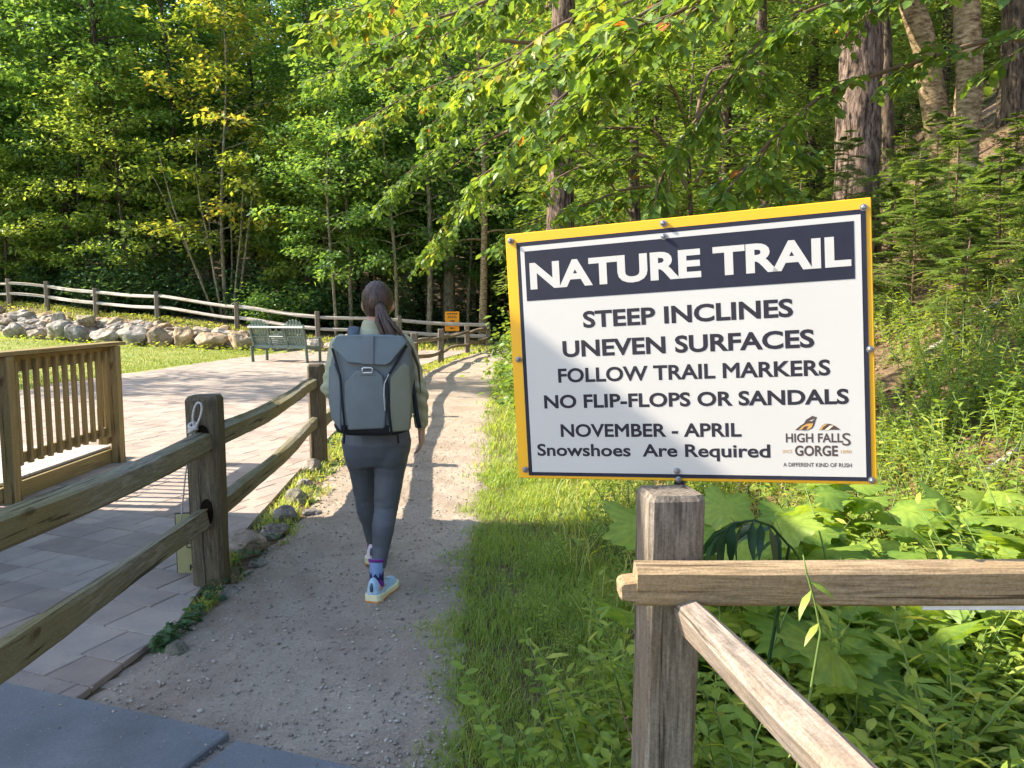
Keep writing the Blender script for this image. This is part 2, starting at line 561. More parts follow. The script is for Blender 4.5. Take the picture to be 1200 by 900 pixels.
gx = axis([(-260, -60, 10), (-60, -26, 2), (-26, -2, .5), (-2, 10, .12), (10, 26, .5), (26, 60, 2), (60, 260, 10)])
gy = axis([(-60, -4, 3), (-4, 0, .5), (0, 14, .14), (14, 40, .4), (40, 60, 1.5), (60, 260, 8)])
GX, GY = np.meshgrid(gx, gy)
GZ = terrain(GX, GY)
nx, ny = len(gx), len(gy)
idx = np.arange(nx * ny).reshape(ny, nx)
Fq = np.stack([idx[:-1, :-1], idx[:-1, 1:], idx[1:, 1:], idx[1:, :-1]], -1).reshape(-1, 4)
tag(obj('ground', np_mesh('ground', np.stack([GX, GY, GZ], -1).reshape(-1, 3), Fq), M['soil']), kind='structure')

# path: centre line between the fence and the grass
PY = np.array([2.2, 4.0, 5.7, 7.0, 8.7, 12, 15.5, 18, 21.5, 25.5, 29.2, 31, 33, 36])
PL = np.array([-1.62, -1.50, -1.46, -1.62, -1.78, -1.95, -2.05, -2.0, -1.72, -1.2, -.62, -.1, .7, 2.2])
PR = np.array([-.26, -.34, -.30, -.30, -.33, -.40, -.40, -.38, -.28, .1, .8, 1.4, 2.3, 4.0])


def path_l(y): return np.interp(y, PY, PL)
def path_r(y): return np.interp(y, PY, PR)


py_ = axis([(1.2, 9, .05), (9, 18, .12), (18, 36, .4)])
us = np.linspace(-.10, 1.14, 44)
vv = []
for y in py_:
    l, r = path_l(y), path_r(y)
    xs = l + (r - l) * us
    hz = .012 * np.sin(us * 19 + y * 3.1) * np.sin(y * 7 + us * 5) * .4 + .006 * np.sin(us * 57 + y * 31) * np.sin(y * 43 - us * 21)
    zz = terrain(xs, np.full_like(xs, y)) + .02 + hz - .035 * np.clip(np.abs(us - .5) * 2 - 1.0, 0, 1) * 4
    vv.append(np.stack([xs, np.full_like(xs, y), zz], -1))
vv = np.array(vv)
idx = np.arange(vv.shape[0] * vv.shape[1]).reshape(vv.shape[0], vv.shape[1])
Fq = np.stack([idx[:-1, :-1], idx[:-1, 1:], idx[1:, 1:], idx[1:, :-1]], -1).reshape(-1, 4)
tag(obj('gravel_path', np_mesh('gravel_path', vv.reshape(-1, 3), Fq), M['gravel']), kind='structure')

# lawn sheet following the terrain
LX = np.array([-60, -8.9])
rows = []
for y in np.arange(11, 36, .4):
    xr = np.interp(y, [11, 14.7, 17.5, 24.2, 26.5, 40], [-9.2, -9.1, -8.9, -8.06, -7.6, -7.4])
    xs = xr + (np.linspace(0, 1, 60) ** 1.6) * (-45)
    yy = np.minimum(np.full_like(xs, y), np.interp(xs, BX, BY) + .2)
    rows.append(np.stack([xs, yy, terrain(xs, yy) + .012], -1))
vv = np.array(rows)
idx = np.arange(vv.shape[0] * vv.shape[1]).reshape(vv.shape[0], vv.shape[1])
Fq = np.stack([idx[:-1, 1:], idx[:-1, :-1], idx[1:, :-1], idx[1:, 1:]], -1).reshape(-1, 4)
tag(obj('lawn', np_mesh('lawn', vv.reshape(-1, 3), Fq), M['lawn']), kind='structure')


# patio of rectangular pavers in random courses
def clip_poly(poly, a, nrm):
    out = []
    for i in range(len(poly)):
        p, q = poly[i], poly[(i + 1) % len(poly)]
        dp, dq = (p - a).dot(nrm), (q - a).dot(nrm)
        if dp >= 0: out.append(p)
        if dp * dq < 0: out.append(p + (q - p) * (dp / (dp - dq)))
    return out


pm = MB()
pr = random.Random(3)
th = R(-21)
U, W = Vector((math.cos(th), math.sin(th))), Vector((-math.sin(th), math.cos(th)))
O = Vector((-1.6, 2.6))
v0 = -6.0
edge_pts = [(-1.84, 2.2), (-1.70, 2.9), (-1.62, 3.6), (-1.78, 4.6), (-1.97, 6.8), (-2.15, 9), (-2.36, 12), (-2.5, 16), (-2.5, 19), (-2.2, 22), (-1.7, 25.2), (-1.2, 27)]
while v0 < 34:
    h = pr.choice([.20, .20, .26, .26, .14])
    vrow = v0
    v0 += h
    u0 = -16 + pr.random() * .3
    while u0 < 10:
        w = pr.choice([.20, .26, .33, .40, .40])
        g = .003
        quad = [Vector((u0 + g, vrow + g)), Vector((u0 + w - g, vrow + g)), Vector((u0 + w - g, vrow + h - g)), Vector((u0 + g, vrow + h - g))]
        quad = [O + U * p.x + W * p.y for p in quad]
        cx = sum((p.x for p in quad)) / 4; cyy = sum((p.y for p in quad)) / 4
        u0 += w
        if cx < -9.6 or cx > -.6 or cyy < 2.5 or cyy > 27.2 or (cx < -5.5 and cyy < 4): continue
        for (ax, ay), (bx, by) in zip(edge_pts, edge_pts[1:]):
            if min(p.y for p in quad) <= by + .4 and max(p.y for p in quad) >= ay - .4 and ay - .25 <= cyy <= by + .25:
                d = Vector((bx - ax, by - ay)).normalized()
                quad = clip_poly(quad, Vector((ax, ay)), Vector((-d.y, d.x)))
                if len(quad) < 3: break
        if len(quad) < 3: continue
        lx = np.interp(cyy, [11, 14.7, 17.5, 24.2, 26.5, 40], [-9.2, -9.1, -8.9, -8.06, -7.6, -7.4])
        if cx < lx: continue
        c = sum(quad, Vector((0, 0))) / len(quad)
        n = len(quad)
        dz = pr.uniform(-.0015, .0015); tx, ty = pr.uniform(-.004, .004), pr.uniform(-.004, .004)
        top = []
        for p in quad:
            e = c - p
            q = p + e * min(.5, .005 / max(e.length, .02))
            top.append((q.x, q.y, 0.0320 + dz + (q.x - c.x) * tx + (q.y - c.y) * ty))
        low = [(p.x, p.y, .028 + dz) for p in quad]
        bot = [(p.x, p.y, .004) for p in quad]
        pm.add(bot + low + top, [tuple(range(2 * n, 3 * n))] + [(i, (i + 1) % n, n + (i + 1) % n, n + i) for i in range(n)] + [(n + i, n + (i + 1) % n, 2 * n + (i + 1) % n, 2 * n + i) for i in range(n)], pr.random())
me = bpy.data.meshes.new('patio')
me.from_pydata(pm.v, [], pm.f)
a = me.attributes.new('rnd', 'FLOAT', 'POINT')
a.data.foreach_set('value', np.array(pm.r, np.float32))
tag(obj('patio', me, M['paver'], smooth=False), kind='structure')

# dark walkway slabs in the near left corner
sa = R(-19.5)
su, sw = Vector((math.cos(sa), math.sin(sa), 0)), Vector((-math.sin(sa), math.cos(sa), 0))
Ms = Matrix((su, sw, Vector((0, 0, 1)))).transposed()
p = gnd(270, 857, .045)
mb = MB()
mb.box(p - su * 1.30 - sw * 1.1 - Vector((0, 0, .04)), (2.596, 2.2, .08), Ms)
mb.build('pavement', M['slab'], bevel=.006)['kind'] = 'structure'
p = gnd(271, 864, .042)
mb = MB()
mb.box(p + su * 1.30 - sw * 1.1 - Vector((0, 0, .042)), (2.56, 2.2, .08), Ms)
mb.build('pavement', M['slab'], bevel=.006)['kind'] = 'structure'


# ------------------------------------------------------------------ timber pieces
def hewn(length, w, h, ax='X', seed=0, wob=.006, cham=.18, segs=None, taper=(1, 1), top_round=0.0):
    """hewn timber along local X or Z, from 0 to length, chamfered irregular section"""
    r = random.Random(seed)
    segs = segs or max(4, int(length / .12))
    cx, cz = w / 2, h / 2
    c = min(w, h) * cham
    base = [(-cx + c, -cz), (cx - c, -cz), (cx, -cz + c), (cx, cz - c), (cx - c, cz), (-cx + c, cz), (-cx, cz - c), (-cx, -cz + c)]
    base = [(a + r.uniform(-1, 1) * wob, b + r.uniform(-1, 1) * wob) for a, b in base]
    ph = [r.uniform(0, 6) for _ in range(8)]
    fr = [r.uniform(2.0, 5.0) for _ in range(8)]
    rings = []
    for i in range(segs + 1):
        t = i / segs
        sc = taper[0] + (taper[1] - taper[0]) * t
        s = t * length
        ox, oz = wob * 1.6 * math.sin(1.7 * s + ph[0]), wob * 1.6 * math.sin(1.3 * s + ph[1])
        k = 1.0
        if top_round and i == segs: k = .86
        rg = []
        for j, (a, b) in enumerate(base):
            d = wob * .55 * math.sin(fr[j] * s + ph[j]) + r.uniform(-1, 1) * wob * .25
            A, B = a * sc * k + ox + (d if a > 0 else -d), b * sc * k + oz
            rg.append((s, A, B) if ax == 'X' else (A, B, s))
        rings.append(rg)
    if top_round:
        rings[-2] = [(x, y, length - top_round) for (x, y, z) in rings[-2]]
    m_ = MB()
    m_.loft(rings)
    return m_.mesh('timber')


def rail_between(name, a, b, w, h, m, parent, seed, wob=.008, taper=(1, 1), roll=0.0):
    a, b = Vector(a), Vector(b)
    d = b - a
    me = hewn(d.length, w, h, 'X', seed, wob, .22, taper=taper)
    o = obj(name, me, m, parent, smooth=False)
    o.location = a - (parent.location if parent else Vector((0, 0, 0)))
    q = d.to_track_quat('X', 'Z').to_matrix() @ Matrix.Rotation(roll, 3, 'X')
    o.rotation_euler = q.to_euler()
    return o


def post_at(name, x, y, z0, h, w, m, parent, seed, rz=0.0, d=None):
    me = hewn(h + .12, w, d or w, 'Z', seed, .004, .14, top_round=.02)
    o = obj(name, me, m, parent, smooth=False)
    o.location = Vector((x, y, z0 - .12)) - parent.location
    o.rotation_euler = (random.uniform(-.012, .012), random.uniform(-.012, .012), rz)
    return o


# ------------------------------------------------------------------ unseen timber building added left of the frame, shaped to shade foreground and sign
shade_lodge = thing('shade_lodge', 'timber building with a gabled porch roof added unseen left of the frame to cast shade', 'building', (-6.8, 4.5, 0))
mb = MB()
mb.box((0, .10, 2.2), (5.0, 2.36, 4.4))
mb.build('wall', wood_mat('shade_lodge_boards', [(0.10, 0.06, 0.03), (0.2, 0.12, 0.06), (0.28, 0.18, 0.09), (0.2, 0.12, 0.06)], 'Y', 30), shade_lodge, .01)
mb = MB()
for s in (-1, 1):
    mb.loft([[(s * .02, y, 5.60), (s * 2.66, y, 4.46), (s * 2.66, y, 4.545), (s * .02, y, 5.73)] for y in (-2.38, 1.5)])
mb.loft([[(-2.45, y, 4.405), (2.45, y, 4.405), (0, y, 5.53)] for y in (-2.2, 1.3)])
roof = mb.build('roof', plain('shade_lodge_roof', (0.09, 0.085, 0.08), 0.8, 0.2, bmp=.3), shade_lodge)
mb = MB()
for s in (-1, 1):
    mb.box((s * 2.69, -.44, 4.465), (.05, 3.88, .21))
mb.build('fascia', M['cedar_y'], roof, .004)
for s in (-1, 1):
    mb = MB()
    mb.box((s * 2.46, -2.285, 2.19), (.15, .17, 4.38))  # added post, placed so its shadow covers the sign corner and fence post
    mb.build('porch_post', M['cedar_z'], shade_lodge, .01)
mb = MB()
mb.box((2.52, -.1, 1.45), (.06, 1.1, 1.3))
wf = mb.build('window', M['pale_and_sunlit'], shade_lodge, .008)
mb = MB()
mb.box((2.556, -.1, 1.45), (.01, .94, 1.14))
mb.build('pane', plain('glass_dark', (0.03, 0.04, 0.05), 0.08, 0.6), wf)
mb = MB()
mb.box((0, -1.10, 1.05), (.95, .06, 2.05))
mb.build('door', M['green_paint'], shade_lodge, .008)

# ------------------------------------------------------------------ split rail fence along the path
PF = [(-1.47, .88), (-1.655, 4.14), (-1.91, 7.47), (-2.13, 10.8), (-2.27, 14.4), (-2.29, 18.1), (-2.0, 21.5), (-1.47, 25.45), (-.91, 29.15)]
RH = [(.92, .53), (.835, .43), (.80, .42), (.80, .42), (.80, .42), (.72, .34), (.72, .32), (.72, .36), (.74, .36)]
fence = thing('split_rail_fence', 'weathered split rail fence running along the left edge of the gravel path', 'fence', (PF[1][0], PF[1][1], 0))
for i, (x, y) in enumerate(PF):
    near = i < 4
    w = .165 if i < 2 else (.15 if near else .17)
    hgt = 1.075 if i == 1 else (1.0 if near else .95)
    z0 = tz(x, y)
    po = post_at('post', x, y, z0, hgt, w, M['post_dark'] if near else M['post_grey'], fence, 40 + i, R(4), .15)
    if near:
        for zz in RH[i]:
            hb = MB()
            n = 14
            for s in (-1, 1):
                rg = [[(.034 * math.cos(2 * math.pi * k / n), s * e, .075 * math.sin(2 * math.pi * k / n)) for k in range(n)] for e in (.070, .0815)]
                hb.loft(rg)
            ho = hb.build('mortise_shade', M['hole_shade'], po)  # proud dark plug painting the shade of the opening, no real recess
            ho.location = (0.006, 0, zz + .135)
for i in range(len(PF) - 1):
    (x0, y0), (x1, y1) = PF[i], PF[i + 1]
    for k in range(2):
        sag = .0
        far = i >= 4
        a = (x0, y0 + .02, tz(x0, y0) + RH[i][k]); b_ = (x1, y1 - .02, tz(x1, y1) + RH[i + 1][k])
        rail_between('rail', a, b_, .075 if not far else .09, .115 if not far else .10, M['rail_olive'] if i < 3 else M['rail_grey'], fence, 60 + i * 2 + k, .011 if not far else .022, taper=(1.0, .92))

# far fence on the stone bank
FP = [(12, 358, 32.5), (56, 360, 32), (113, 370, 31), (185, 375, 30.3), (278, 388, 29.5), (373, 400, 28.5)]
FPX = [(-27.5, 33.6), (-24.4, 33.0)] + [(at(*p).x, p[2]) for p in FP] + [(-4.2, 28.8)]
bank_f = thing('split_rail_fence', 'far split rail fence crossing the top of the stone bank before the woods', 'fence', (FPX[4][0], FPX[4][1], tz(*FPX[4])))
for i, (x, y) in enumerate(FPX):
    post_at('post', x, y, tz(x, y), 1.12, .17, M['post_grey'], bank_f, 140 + i, R(10))
ends = FPX + [(-.97, 29.3)]
for i in range(len(ends) - 1):
    (x0, y0), (x1, y1) = ends[i], ends[i + 1]
    for hh in (.93, .5):
        rail_between('rail', (x0, y0, tz(x0, y0) + hh), (x1, y1, tz(x1, y1) + hh - (.08 if i == len(ends) - 2 else 0)), .09, .105, M['rail_far'], bank_f, 160 + i * 2 + int(hh), .018)

# corner fence that carries the sign
CX, CY = .3525, 1.695
cf = thing('corner_fence', 'short weathered corner fence of one post and two rails under the yellow framed sign', 'fence', (CX, CY, 0))
me_ = hewn(1.142 + .12, .121, .118, 'Z', 300, .005, .06, top_round=.012, taper=(.88, 1.0))
po = obj('post', me_, M['post_grey'], cf, smooth=False)
po.location = (0, 0, -.12); po.rotation_euler = (0, 0, R(5))
rail_between('rail', (.262, 1.594, .969), (3.0, 1.61, .948), .066, .087, M['rail_warm'], cf, 301, .005)
mb = MB()
mb.loft([[(.226, y, .966), (.228, y, .936), (.275, y, .929), (.275, y, .979), (.234, y, .974)] for y in (1.563, 1.620)])
rt = mb.build('rail_tenon', M['rail_warm'], cf, .004)
rt.location = (-CX, -CY, 0)
rail_between('rail', (.370, 1.585, .892), (.449, .40, 1.015), .058, .080, M['rail_grey'], cf, 305, .004, roll=.35)
mb = MB()
mb.box((.60, 0, 0), (1.2, .006, .020))
ws = mb.build('metal_strip', M['white_metal'], cf, .002)
ws.location = Vector((.875, 1.585, .917)) - cf.location

# ------------------------------------------------------------------ the trail sign
sx, sy = Vector((.7681, -.2911, .0505)).normalized(), Vector((-.0342, .0149, .6089)).normalized()
sn = sx.cross(sy).normalized()
sy = sn.cross(sx)
sign = thing('trail_sign', 'large white NATURE TRAIL notice with yellow border bolted above the corner post', 'sign')
sign.matrix_world = Matrix.Translation((.0173, 1.9148, 1.1197)) @ Matrix((sx, sy, sn)).transposed().to_4x4()
SW, SH = .823, .61
mb = MB()
mb.box((SW / 2, SH / 2, -.004), (SW, SH, .008))
mb.build('backing_board', M['yellow'], sign, .0015)


def flat_poly(name, pts, z, m, parent, thick=.0012):
    mb_ = MB()
    n = len(pts)
    mb_.add([(x, y, z) for x, y in pts] + [(x, y, z + thick) for x, y in pts], [tuple(reversed(range(n))), tuple(range(n, 2 * n))] + [(i, (i + 1) % n, n + (i + 1) % n, n + i) for i in range(n)])
    return mb_.build(name, m, parent)


def rect(u0, u1, v0, v1): return [(u0, v0), (u1, v0), (u1, v1), (u0, v1)]


flat_poly('printed_panel', rect(.0285, .8120, .0075, .5870), .0002, M['navy'], sign, .0022)
flat_poly('white_field', rect(.0385, .8020, .0165, .5765), .0024, M['white'], sign, .0006)
flat_poly('header_band', rect(.0490, .7885, .4430, .5640), .0030, M['navy'], sign, .0006)


def lettering(body, u0, u1, v0, v1, z, m, parent, off=.016, name='lettering'):
    c_ = bpy.data.curves.new('t', 'FONT')
    c_.body = body
    if 'M' in body:
        c_.bevel_depth = off
        c_.bevel_resolution = 0
        c_.fill_mode = 'FRONT'
    else:
        c_.offset = off
    c_.resolution_u = 4
    o_ = bpy.data.objects.new('t', c_)
    COL.objects.link(o_)
    bpy.context.view_layer.update()
    me_ = bpy.data.meshes.new_from_object(o_.evaluated_get(bpy.context.evaluated_depsgraph_get()))
    bpy.data.objects.remove(o_)
    n_ = len(me_.vertices)
    co = np.empty(n_ * 3, np.float32)
    me_.vertices.foreach_get('co', co)
    co = co.reshape(-1, 3)
    lo, hi = co.min(0), co.max(0)
    co[:, 0] = u0 + (co[:, 0] - lo[0]) / (hi[0] - lo[0]) * (u1 - u0)
    co[:, 1] = v0 + (co[:, 1] - lo[1]) / (hi[1] - lo[1]) * (v1 - v0)
    co[:, 2] = z + (co[:, 2] - lo[2]) * .01
    me_.vertices.foreach_set('co', co.ravel())
    me_.materials.clear()
    me_.name = name
    return obj(name, me_, m, parent, smooth=False)


ZT = .0038
lettering('NATURE TRAIL', .0605, .7820, .4695, .5350, ZT + .0003, M['white'], sign, .038)
lettering('STEEP INCLINES', .189, .6635, .3690, .4100, ZT - .0004, M['ink'], sign, .030)
lettering('UNEVEN SURFACES', .134, .7050, .3003, .3410, ZT - .0004, M['ink'], sign, .030)
lettering('FOLLOW TRAIL MARKERS', .1191, .7355, .2385, .2740, ZT - .0004, M['ink'], sign, .026)
lettering('NO FLIP-FLOPS OR SANDALS', .0795, .7710, .1755, .2095, ZT - .0004, M['ink'], sign, .030)
lettering('NOVEMBER - APRIL', .1185, .5464, .1045, .1370, ZT - .0004, M['ink'], sign, .026)
lettering('Snowshoes  Are Required', .0549, .6070, .0480, .0880, ZT - .0004, M['ink'], sign, .024)
# emblem: two crags over the name
lg = flat_poly('emblem', [(.6604, .1197), (.672, .130), (.6790, .1345), (.6835, .1425), (.6965, .1510), (.7060, .1480), (.7030, .1400), (.7000, .1300), (.6960, .1235), (.6880, .1197)], .0030, M['logo_brown'], sign, .0004)
flat_poly('highlight', [(.6680, .1205), (.6760, .1280), (.6850, .1335), (.6980, .1345), (.6950, .1260), (.6870, .1205)], .0035, M['logo_amber'], lg, .0003)
flat_poly('highlight', [(.6900, .1400), (.6985, .1430), (.7035, .1465), (.6990, .1425), (.6960, .1395)], .0035, M['white'], lg, .0003)
flat_poly('shade_mark', [(.6740, .1205), (.6800, .1275), (.6870, .1290), (.6830, .1205)], .0039, M['logo_brown'], lg, .0003)
l2 = flat_poly('emblem', [(.7100, .1200), (.7160, .1290), (.7230, .1335), (.7330, .1330), (.7440, .1275), (.7532, .1200)], .0030, M['logo_brown'], sign, .0004)
flat_poly('highlight', [(.7110, .1203), (.7165, .1285), (.7225, .1325), (.7270, .1325), (.7180, .1260), (.7150, .1203)], .0035, M['logo_amber'], l2, .0003)
flat_poly('highlight', [(.7215, .1203), (.7320, .1290), (.7390, .1290), (.7290, .1203)], .0035, M['logo_pale'], l2, .0003)
lettering('HIGH FALL', .6405, .7570, .0920, .1125, ZT - .0004, M['logo_brown'], sign, .022)
lettering('S', .7555, .7725, .0850, .1130, ZT - .0003, M['logo_brown'], sign, .004)
lettering('GORGE', .6589, .7465, .0618, .0855, ZT - .0004, M['logo_brown'], sign, .028)
lettering('SINCE', .6325, .6530, .0685, .0755, ZT - .0004, M['logo_amber'], sign, .004)
lettering('1890', .7525, .7740, .0685, .0755, ZT - .0004, M['logo_amber'], sign, .004)
lettering('A DIFFERENT KIND OF RUSH', .6335, .7736, .0378, .0468, ZT - .0004, M['logo_brown'], sign, .012)
for (u, v) in ((.0145, .593), (.3900, .5985), (.3900, .5690), (.808, .590), (.018, .300), (.8145, .292), (.020, .022), (.8125, .010), (.3985, .0245), (.4005, .0035)):
    mb = MB()
    rr = .0062
    mb.loft([[(u + rr * k * math.cos(t * math.pi / 5), v + rr * k * math.sin(t * math.pi / 5), z) for t in range(10)] for k, z in ((1.25, .0005), (1.25, .0045), (.8, .0048), (.78, .0105), (.45, .0125))])
    mb.build('bolt', M['metal'], sign, smooth=False)
mb = MB()
mb.box((.3995, -.018, -.022), (.024, .11, .020))
mb.build('bracket', M['metal_black'], sign, .002)

# ------------------------------------------------------------------ wooden deck with railing
DX, DY0, DY1, DZ = -3.92, 5.80, 7.52, .160
deck = thing('wooden_deck', 'low pale boarded deck with a tan slatted wooden railing on the patio', 'deck', (DX, DY0, 0))


def dbox(name, c, s, m, parent=deck, bev=.004):
    mb_ = MB()
    mb_.box((0, 0, 0), s)
    o_ = mb_.build(name, m, parent, bev)
    o_.location = Vector(c) - deck.location
    return o_


for k in range(13):
    dbox('deck_board', (DX - .06 - .07 - k * .146, (DY0 + DY1) / 2, DZ + .012), (.14, DY1 - DY0 + .02, .026), M['deck_grey'])
dbox('fascia', (DX - .022, (DY0 + DY1) / 2, .084), (.036, DY1 - DY0, .155), M['cedar_y'])
dbox('fascia', (DX - .95, DY1 + .02, .084), (1.85, .036, .155), M['cedar_z'])
dbox('step', (DX - .55, DY1 + .13, .115), (1.05, .18, .03), M['cedar_z'])
dbox('step', (DX - .55, DY1 + .13, .05), (1.0, .15, .096), M['cedar_z'])
for y in (DY0 + .06, DY1 - .05):
    dbox('post', (DX + .045, y, .60), (.092, .092, 1.15), M['cedar_z'])
dbox('post_block', (DX - .055, DY1 - .10, .40), (.09, .09, .36), M['cedar_z'])
dbox('post_block', (DX - .055, DY1 - .10, .78), (.05, .09, .8), M['cedar_z'])
dbox('top_rail', (DX - .012, (DY0 + DY1) / 2 - .1, 1.105), (.036, DY1 - DY0 + .1, .125), M['cedar_y'])
dbox('cap_rail', (DX + .012, (DY0 + DY1) / 2 + .0, 1.195), (.155, DY1 - DY0 + .22, .034), M['cedar_y'])
dbox('bottom_rail', (DX - .012, (DY0 + DY1) / 2, .350), (.036, DY1 - DY0 - .2, .085), M['cedar_y'])
nb = 11
for k in range(nb):
    y = DY0 + .20 + (DY1 - DY0 - .38) * k / (nb - 1)
    dbox('baluster', (DX + .0255, y, .715), (.036, .038, .83), M['cedar_z'], bev=.002)

# ------------------------------------------------------------------ bench
BSC = 1.08
bench = thing('garden_bench', 'green slatted double garden seat with fan backs seen from behind on the patio', 'bench', gnd(331, 426) + Vector((0, .25, .034)), R(-17))


def bbox(name, c, s, m=None, rx=0.0, ry=0.0, parent=None, bev=.006):
    mb_ = MB()
    mb_.box((0, 0, 0), s)
    o_ = mb_.build(name, m or M['green_paint'], parent or bench, bev)
    o_.location = c
    o_.rotation_euler = (rx, ry, 0)
    return o_


BW = 1.62
for sx_ in (-1, 1):                                  # two fan backs
    mb = MB()
    cx = sx_ * .52
    for k in range(7):
        q = (k - 3) / 3
        z1 = 1.10 - .13 * q * q
        x0, x1 = cx + q * .21, cx + q * .27
        y0, y1 = -.16, -.40
        zb = .38
        f = (z1 - zb) / (1.08 - zb)
        mb.loft([[(x0 - .028, y0, zb), (x0 + .028, y0, zb), (x0 + .028, y0 + .02, zb), (x0 - .028, y0 + .02, zb)],
                 [(x0 + (x1 - x0) * f - .034, y0 + (y1 - y0) * f, z1 - .02), (x0 + (x1 - x0) * f + .034, y0 + (y1 - y0) * f, z1 - .02), (x0 + (x1 - x0) * f + .034, y0 + (y1 - y0) * f + .02, z1 - .02), (x0 + (x1 - x0) * f - .034, y0 + (y1 - y0) * f + .02, z1 - .02)],
                 [(x0 + (x1 - x0) * f - .018, y0 + (y1 - y0) * f, z1), (x0 + (x1 - x0) * f + .018, y0 + (y1 - y0) * f, z1), (x0 + (x1 - x0) * f + .018, y0 + (y1 - y0) * f + .02, z1), (x0 + (x1 - x0) * f - .018, y0 + (y1 - y0) * f + .02, z1)]])
    mb.build('fan_back', M['green_paint'], bench, .003)
    bbox('cross_bar', (cx, -.285, .66), (.58, .03, .04), rx=.33)
    mb = MB()
    for k in range(6):
        mb.box((cx, -.05 + k * .09, .40 - .01 * abs(k - 3)), (.56, .078, .022))
    mb.build('seat', M['green_paint'], bench, .003)
bench.scale = (BSC, BSC, BSC)
bbox('top_bar', (0, -.375, .90), (BW, .10, .045), M['pale_and_sunlit'])  # pale colour stands in for sunlight on the green bar
bbox('bottom_bar', (0, -.20, .40), (BW - .06, .035, .09))
for sx_ in (-1, 1):
    bbox('side_frame', (sx_ * (BW / 2 - .04), -.285, .64), (.055, .05, .58), rx=.33)
    bbox('side_frame', (sx_ * .235, -.285, .64), (.035, .05, .58), rx=.33)
    bbox('arm', (sx_ * (BW / 2 + .02), .08, .62), (.13, .72, .025))
    bbox('leg', (sx_ * (BW / 2 - .01), -.25, .20), (.035, .10, .42), rx=.10)
    bbox('leg', (sx_ * (BW / 2 - .01), .38, .31), (.035, .10, .62))
    bbox('side_rail', (sx_ * (BW / 2 - .01), .08, .36), (.03, .62, .10), rx=-.12)
mb = MB()
for k in range(9):
    z = .43 + k * .052
    mb.box((0, -.19 - (z - .38) * .345, z), (.40, .018, .040), Matrix.Rotation(.33, 3, 'X'))
cons = mb.build('console', M['green_paint'], bench, .003)
for s in (-1, 1):
    mb = MB()
    n = 14
    mb.loft([[(s * .085 + .052 * math.cos(2 * math.pi * k / n), y, .855 + .05 * math.sin(2 * math.pi * k / n)) for k in range(n)] for y in (-.372, -.355)])
    mb.build('cup_hole_shade', M['hole_shade'], cons)  # dark disc painting the shade inside the cup opening
bbox('shelf', (0, -.33, .665), (.40, .09, .022), M['pale_and_sunlit'])
bbox('table_top', (0, .12, .60), (.40, .55, .025))
bbox('brace', (-.2, .1, .30), (.035, .6, .07)); bbox('brace', (.2, .1, .30), (.035, .6, .07))

# ------------------------------------------------------------------ far orange direction sign
p0 = at(530, 388, 29.35)
osn = thing('direction_sign', 'small orange notice with two arrows standing on the far fence rail', 'sign', p0, R(8))
mb = MB(); mb.box((0, 0, .37), (.54, .02, .74)); mb.build('board', M['orange'], osn, .004)
for z, w, h in ((.66, .40, .05), (.57, .34, .03), (.51, .36, .03), (.24, .22, .022)):
    for k in range(5):
        mb = MB(); mb.box((-w / 2 + w * (k + .5) / 5, -.0115, z), (w / 5 * .72, .003, h)); mb.build('print', M['ink'], osn)
for z, s in ((.385, 1), (.115, -1)):
    mb = MB()
    P_ = [(-.09, -.014), (.02, -.014), (.02, -.045), (.10, 0), (.02, .045), (.02, .014), (-.09, .014)]
    n = len(P_)
    mb.add([(s * x, -.0135, z + y) for x, y in P_] + [(s * x, -.0105, z + y) for x, y in P_], [tuple(range(n)), tuple(range(n, 2 * n))] + [(i, (i + 1) % n, n + (i + 1) % n, n + i) for i in range(n)])
    mb.build('arrow', M['ink'], osn)
for s in (-.18, .18):
    mb = MB(); mb.box((s, .03, -.05), (.05, .05, .95)); mb.build('stake', M['post_grey'], osn)

# ------------------------------------------------------------------ plaque and cord on the near post
pl = thing('hanging_plaque', 'dull yellow notice board hanging on cords low behind the nearest fence post', 'sign', at(230, 681, 4.30), R(12))
mb = MB(); mb.box((.03, 0, .20), (.25, .012, .40)); mb.build('board', M['tan_sign'], pl, .002)
mb = MB(); mb.box((.03, .004, .20), (.262, .010, .412)); mb.build('backing', M['metal_black'], pl, .002)
for t_, z, w in (('PLEASE', .345, .15), ('ENTER', .285, .13), ('CLOSED', .215, .15), ('IF', .15, .035), ('FREE', .085, .12)):
    lo = lettering(t_, .03 - w / 2, .03 + w / 2, z - .017, z + .017, 0, M['ink'], pl, .02)
    lo.rotation_euler = (math.pi / 2, 0, 0)
    lo.location = (0, -.0068, 0)

cord = thing('cord', 'knotted pale cord looped over the top of the nearest fence post', 'cord', (PF[1][0] - .09, PF[1][1] - .02, 0))
c0 = Vector(cord.location)
yv = 4.035
a1 = [at(x, y, yv) - c0 for x, y in ((228, 503), (225, 492), (227, 478), (232, 470), (237, 474), (236, 486), (231, 497), (227, 506))]
a1 = [(a1[i] * (1 - t) + a1[i + 1] * t) for i in range(len(a1) - 1) for t in (0, .33, .67)] + [a1[-1]]
for _ in range(3): a1 = [a1[0]] + [(a1[i - 1] + a1[i] * 2 + a1[i + 1]) / 4 for i in range(1, len(a1) - 1)] + [a1[-1]]
mb = MB(); mb.tube(a1, .0058, 8); mb.build('loop', M['rope'], cord, smooth=True)
mb = MB()
kc = at(226, 502, yv) - c0
for k in range(3):
    pts = [kc + Vector((.020 * math.cos(t), .018 * math.sin(t) , -.014 * k + .016 + .012 * math.sin(t + k))) for t in np.linspace(0, 6.4, 12)]
    mb.tube(pts, .009, 6)
mb.build('knot', M['rope'], cord, smooth=True)
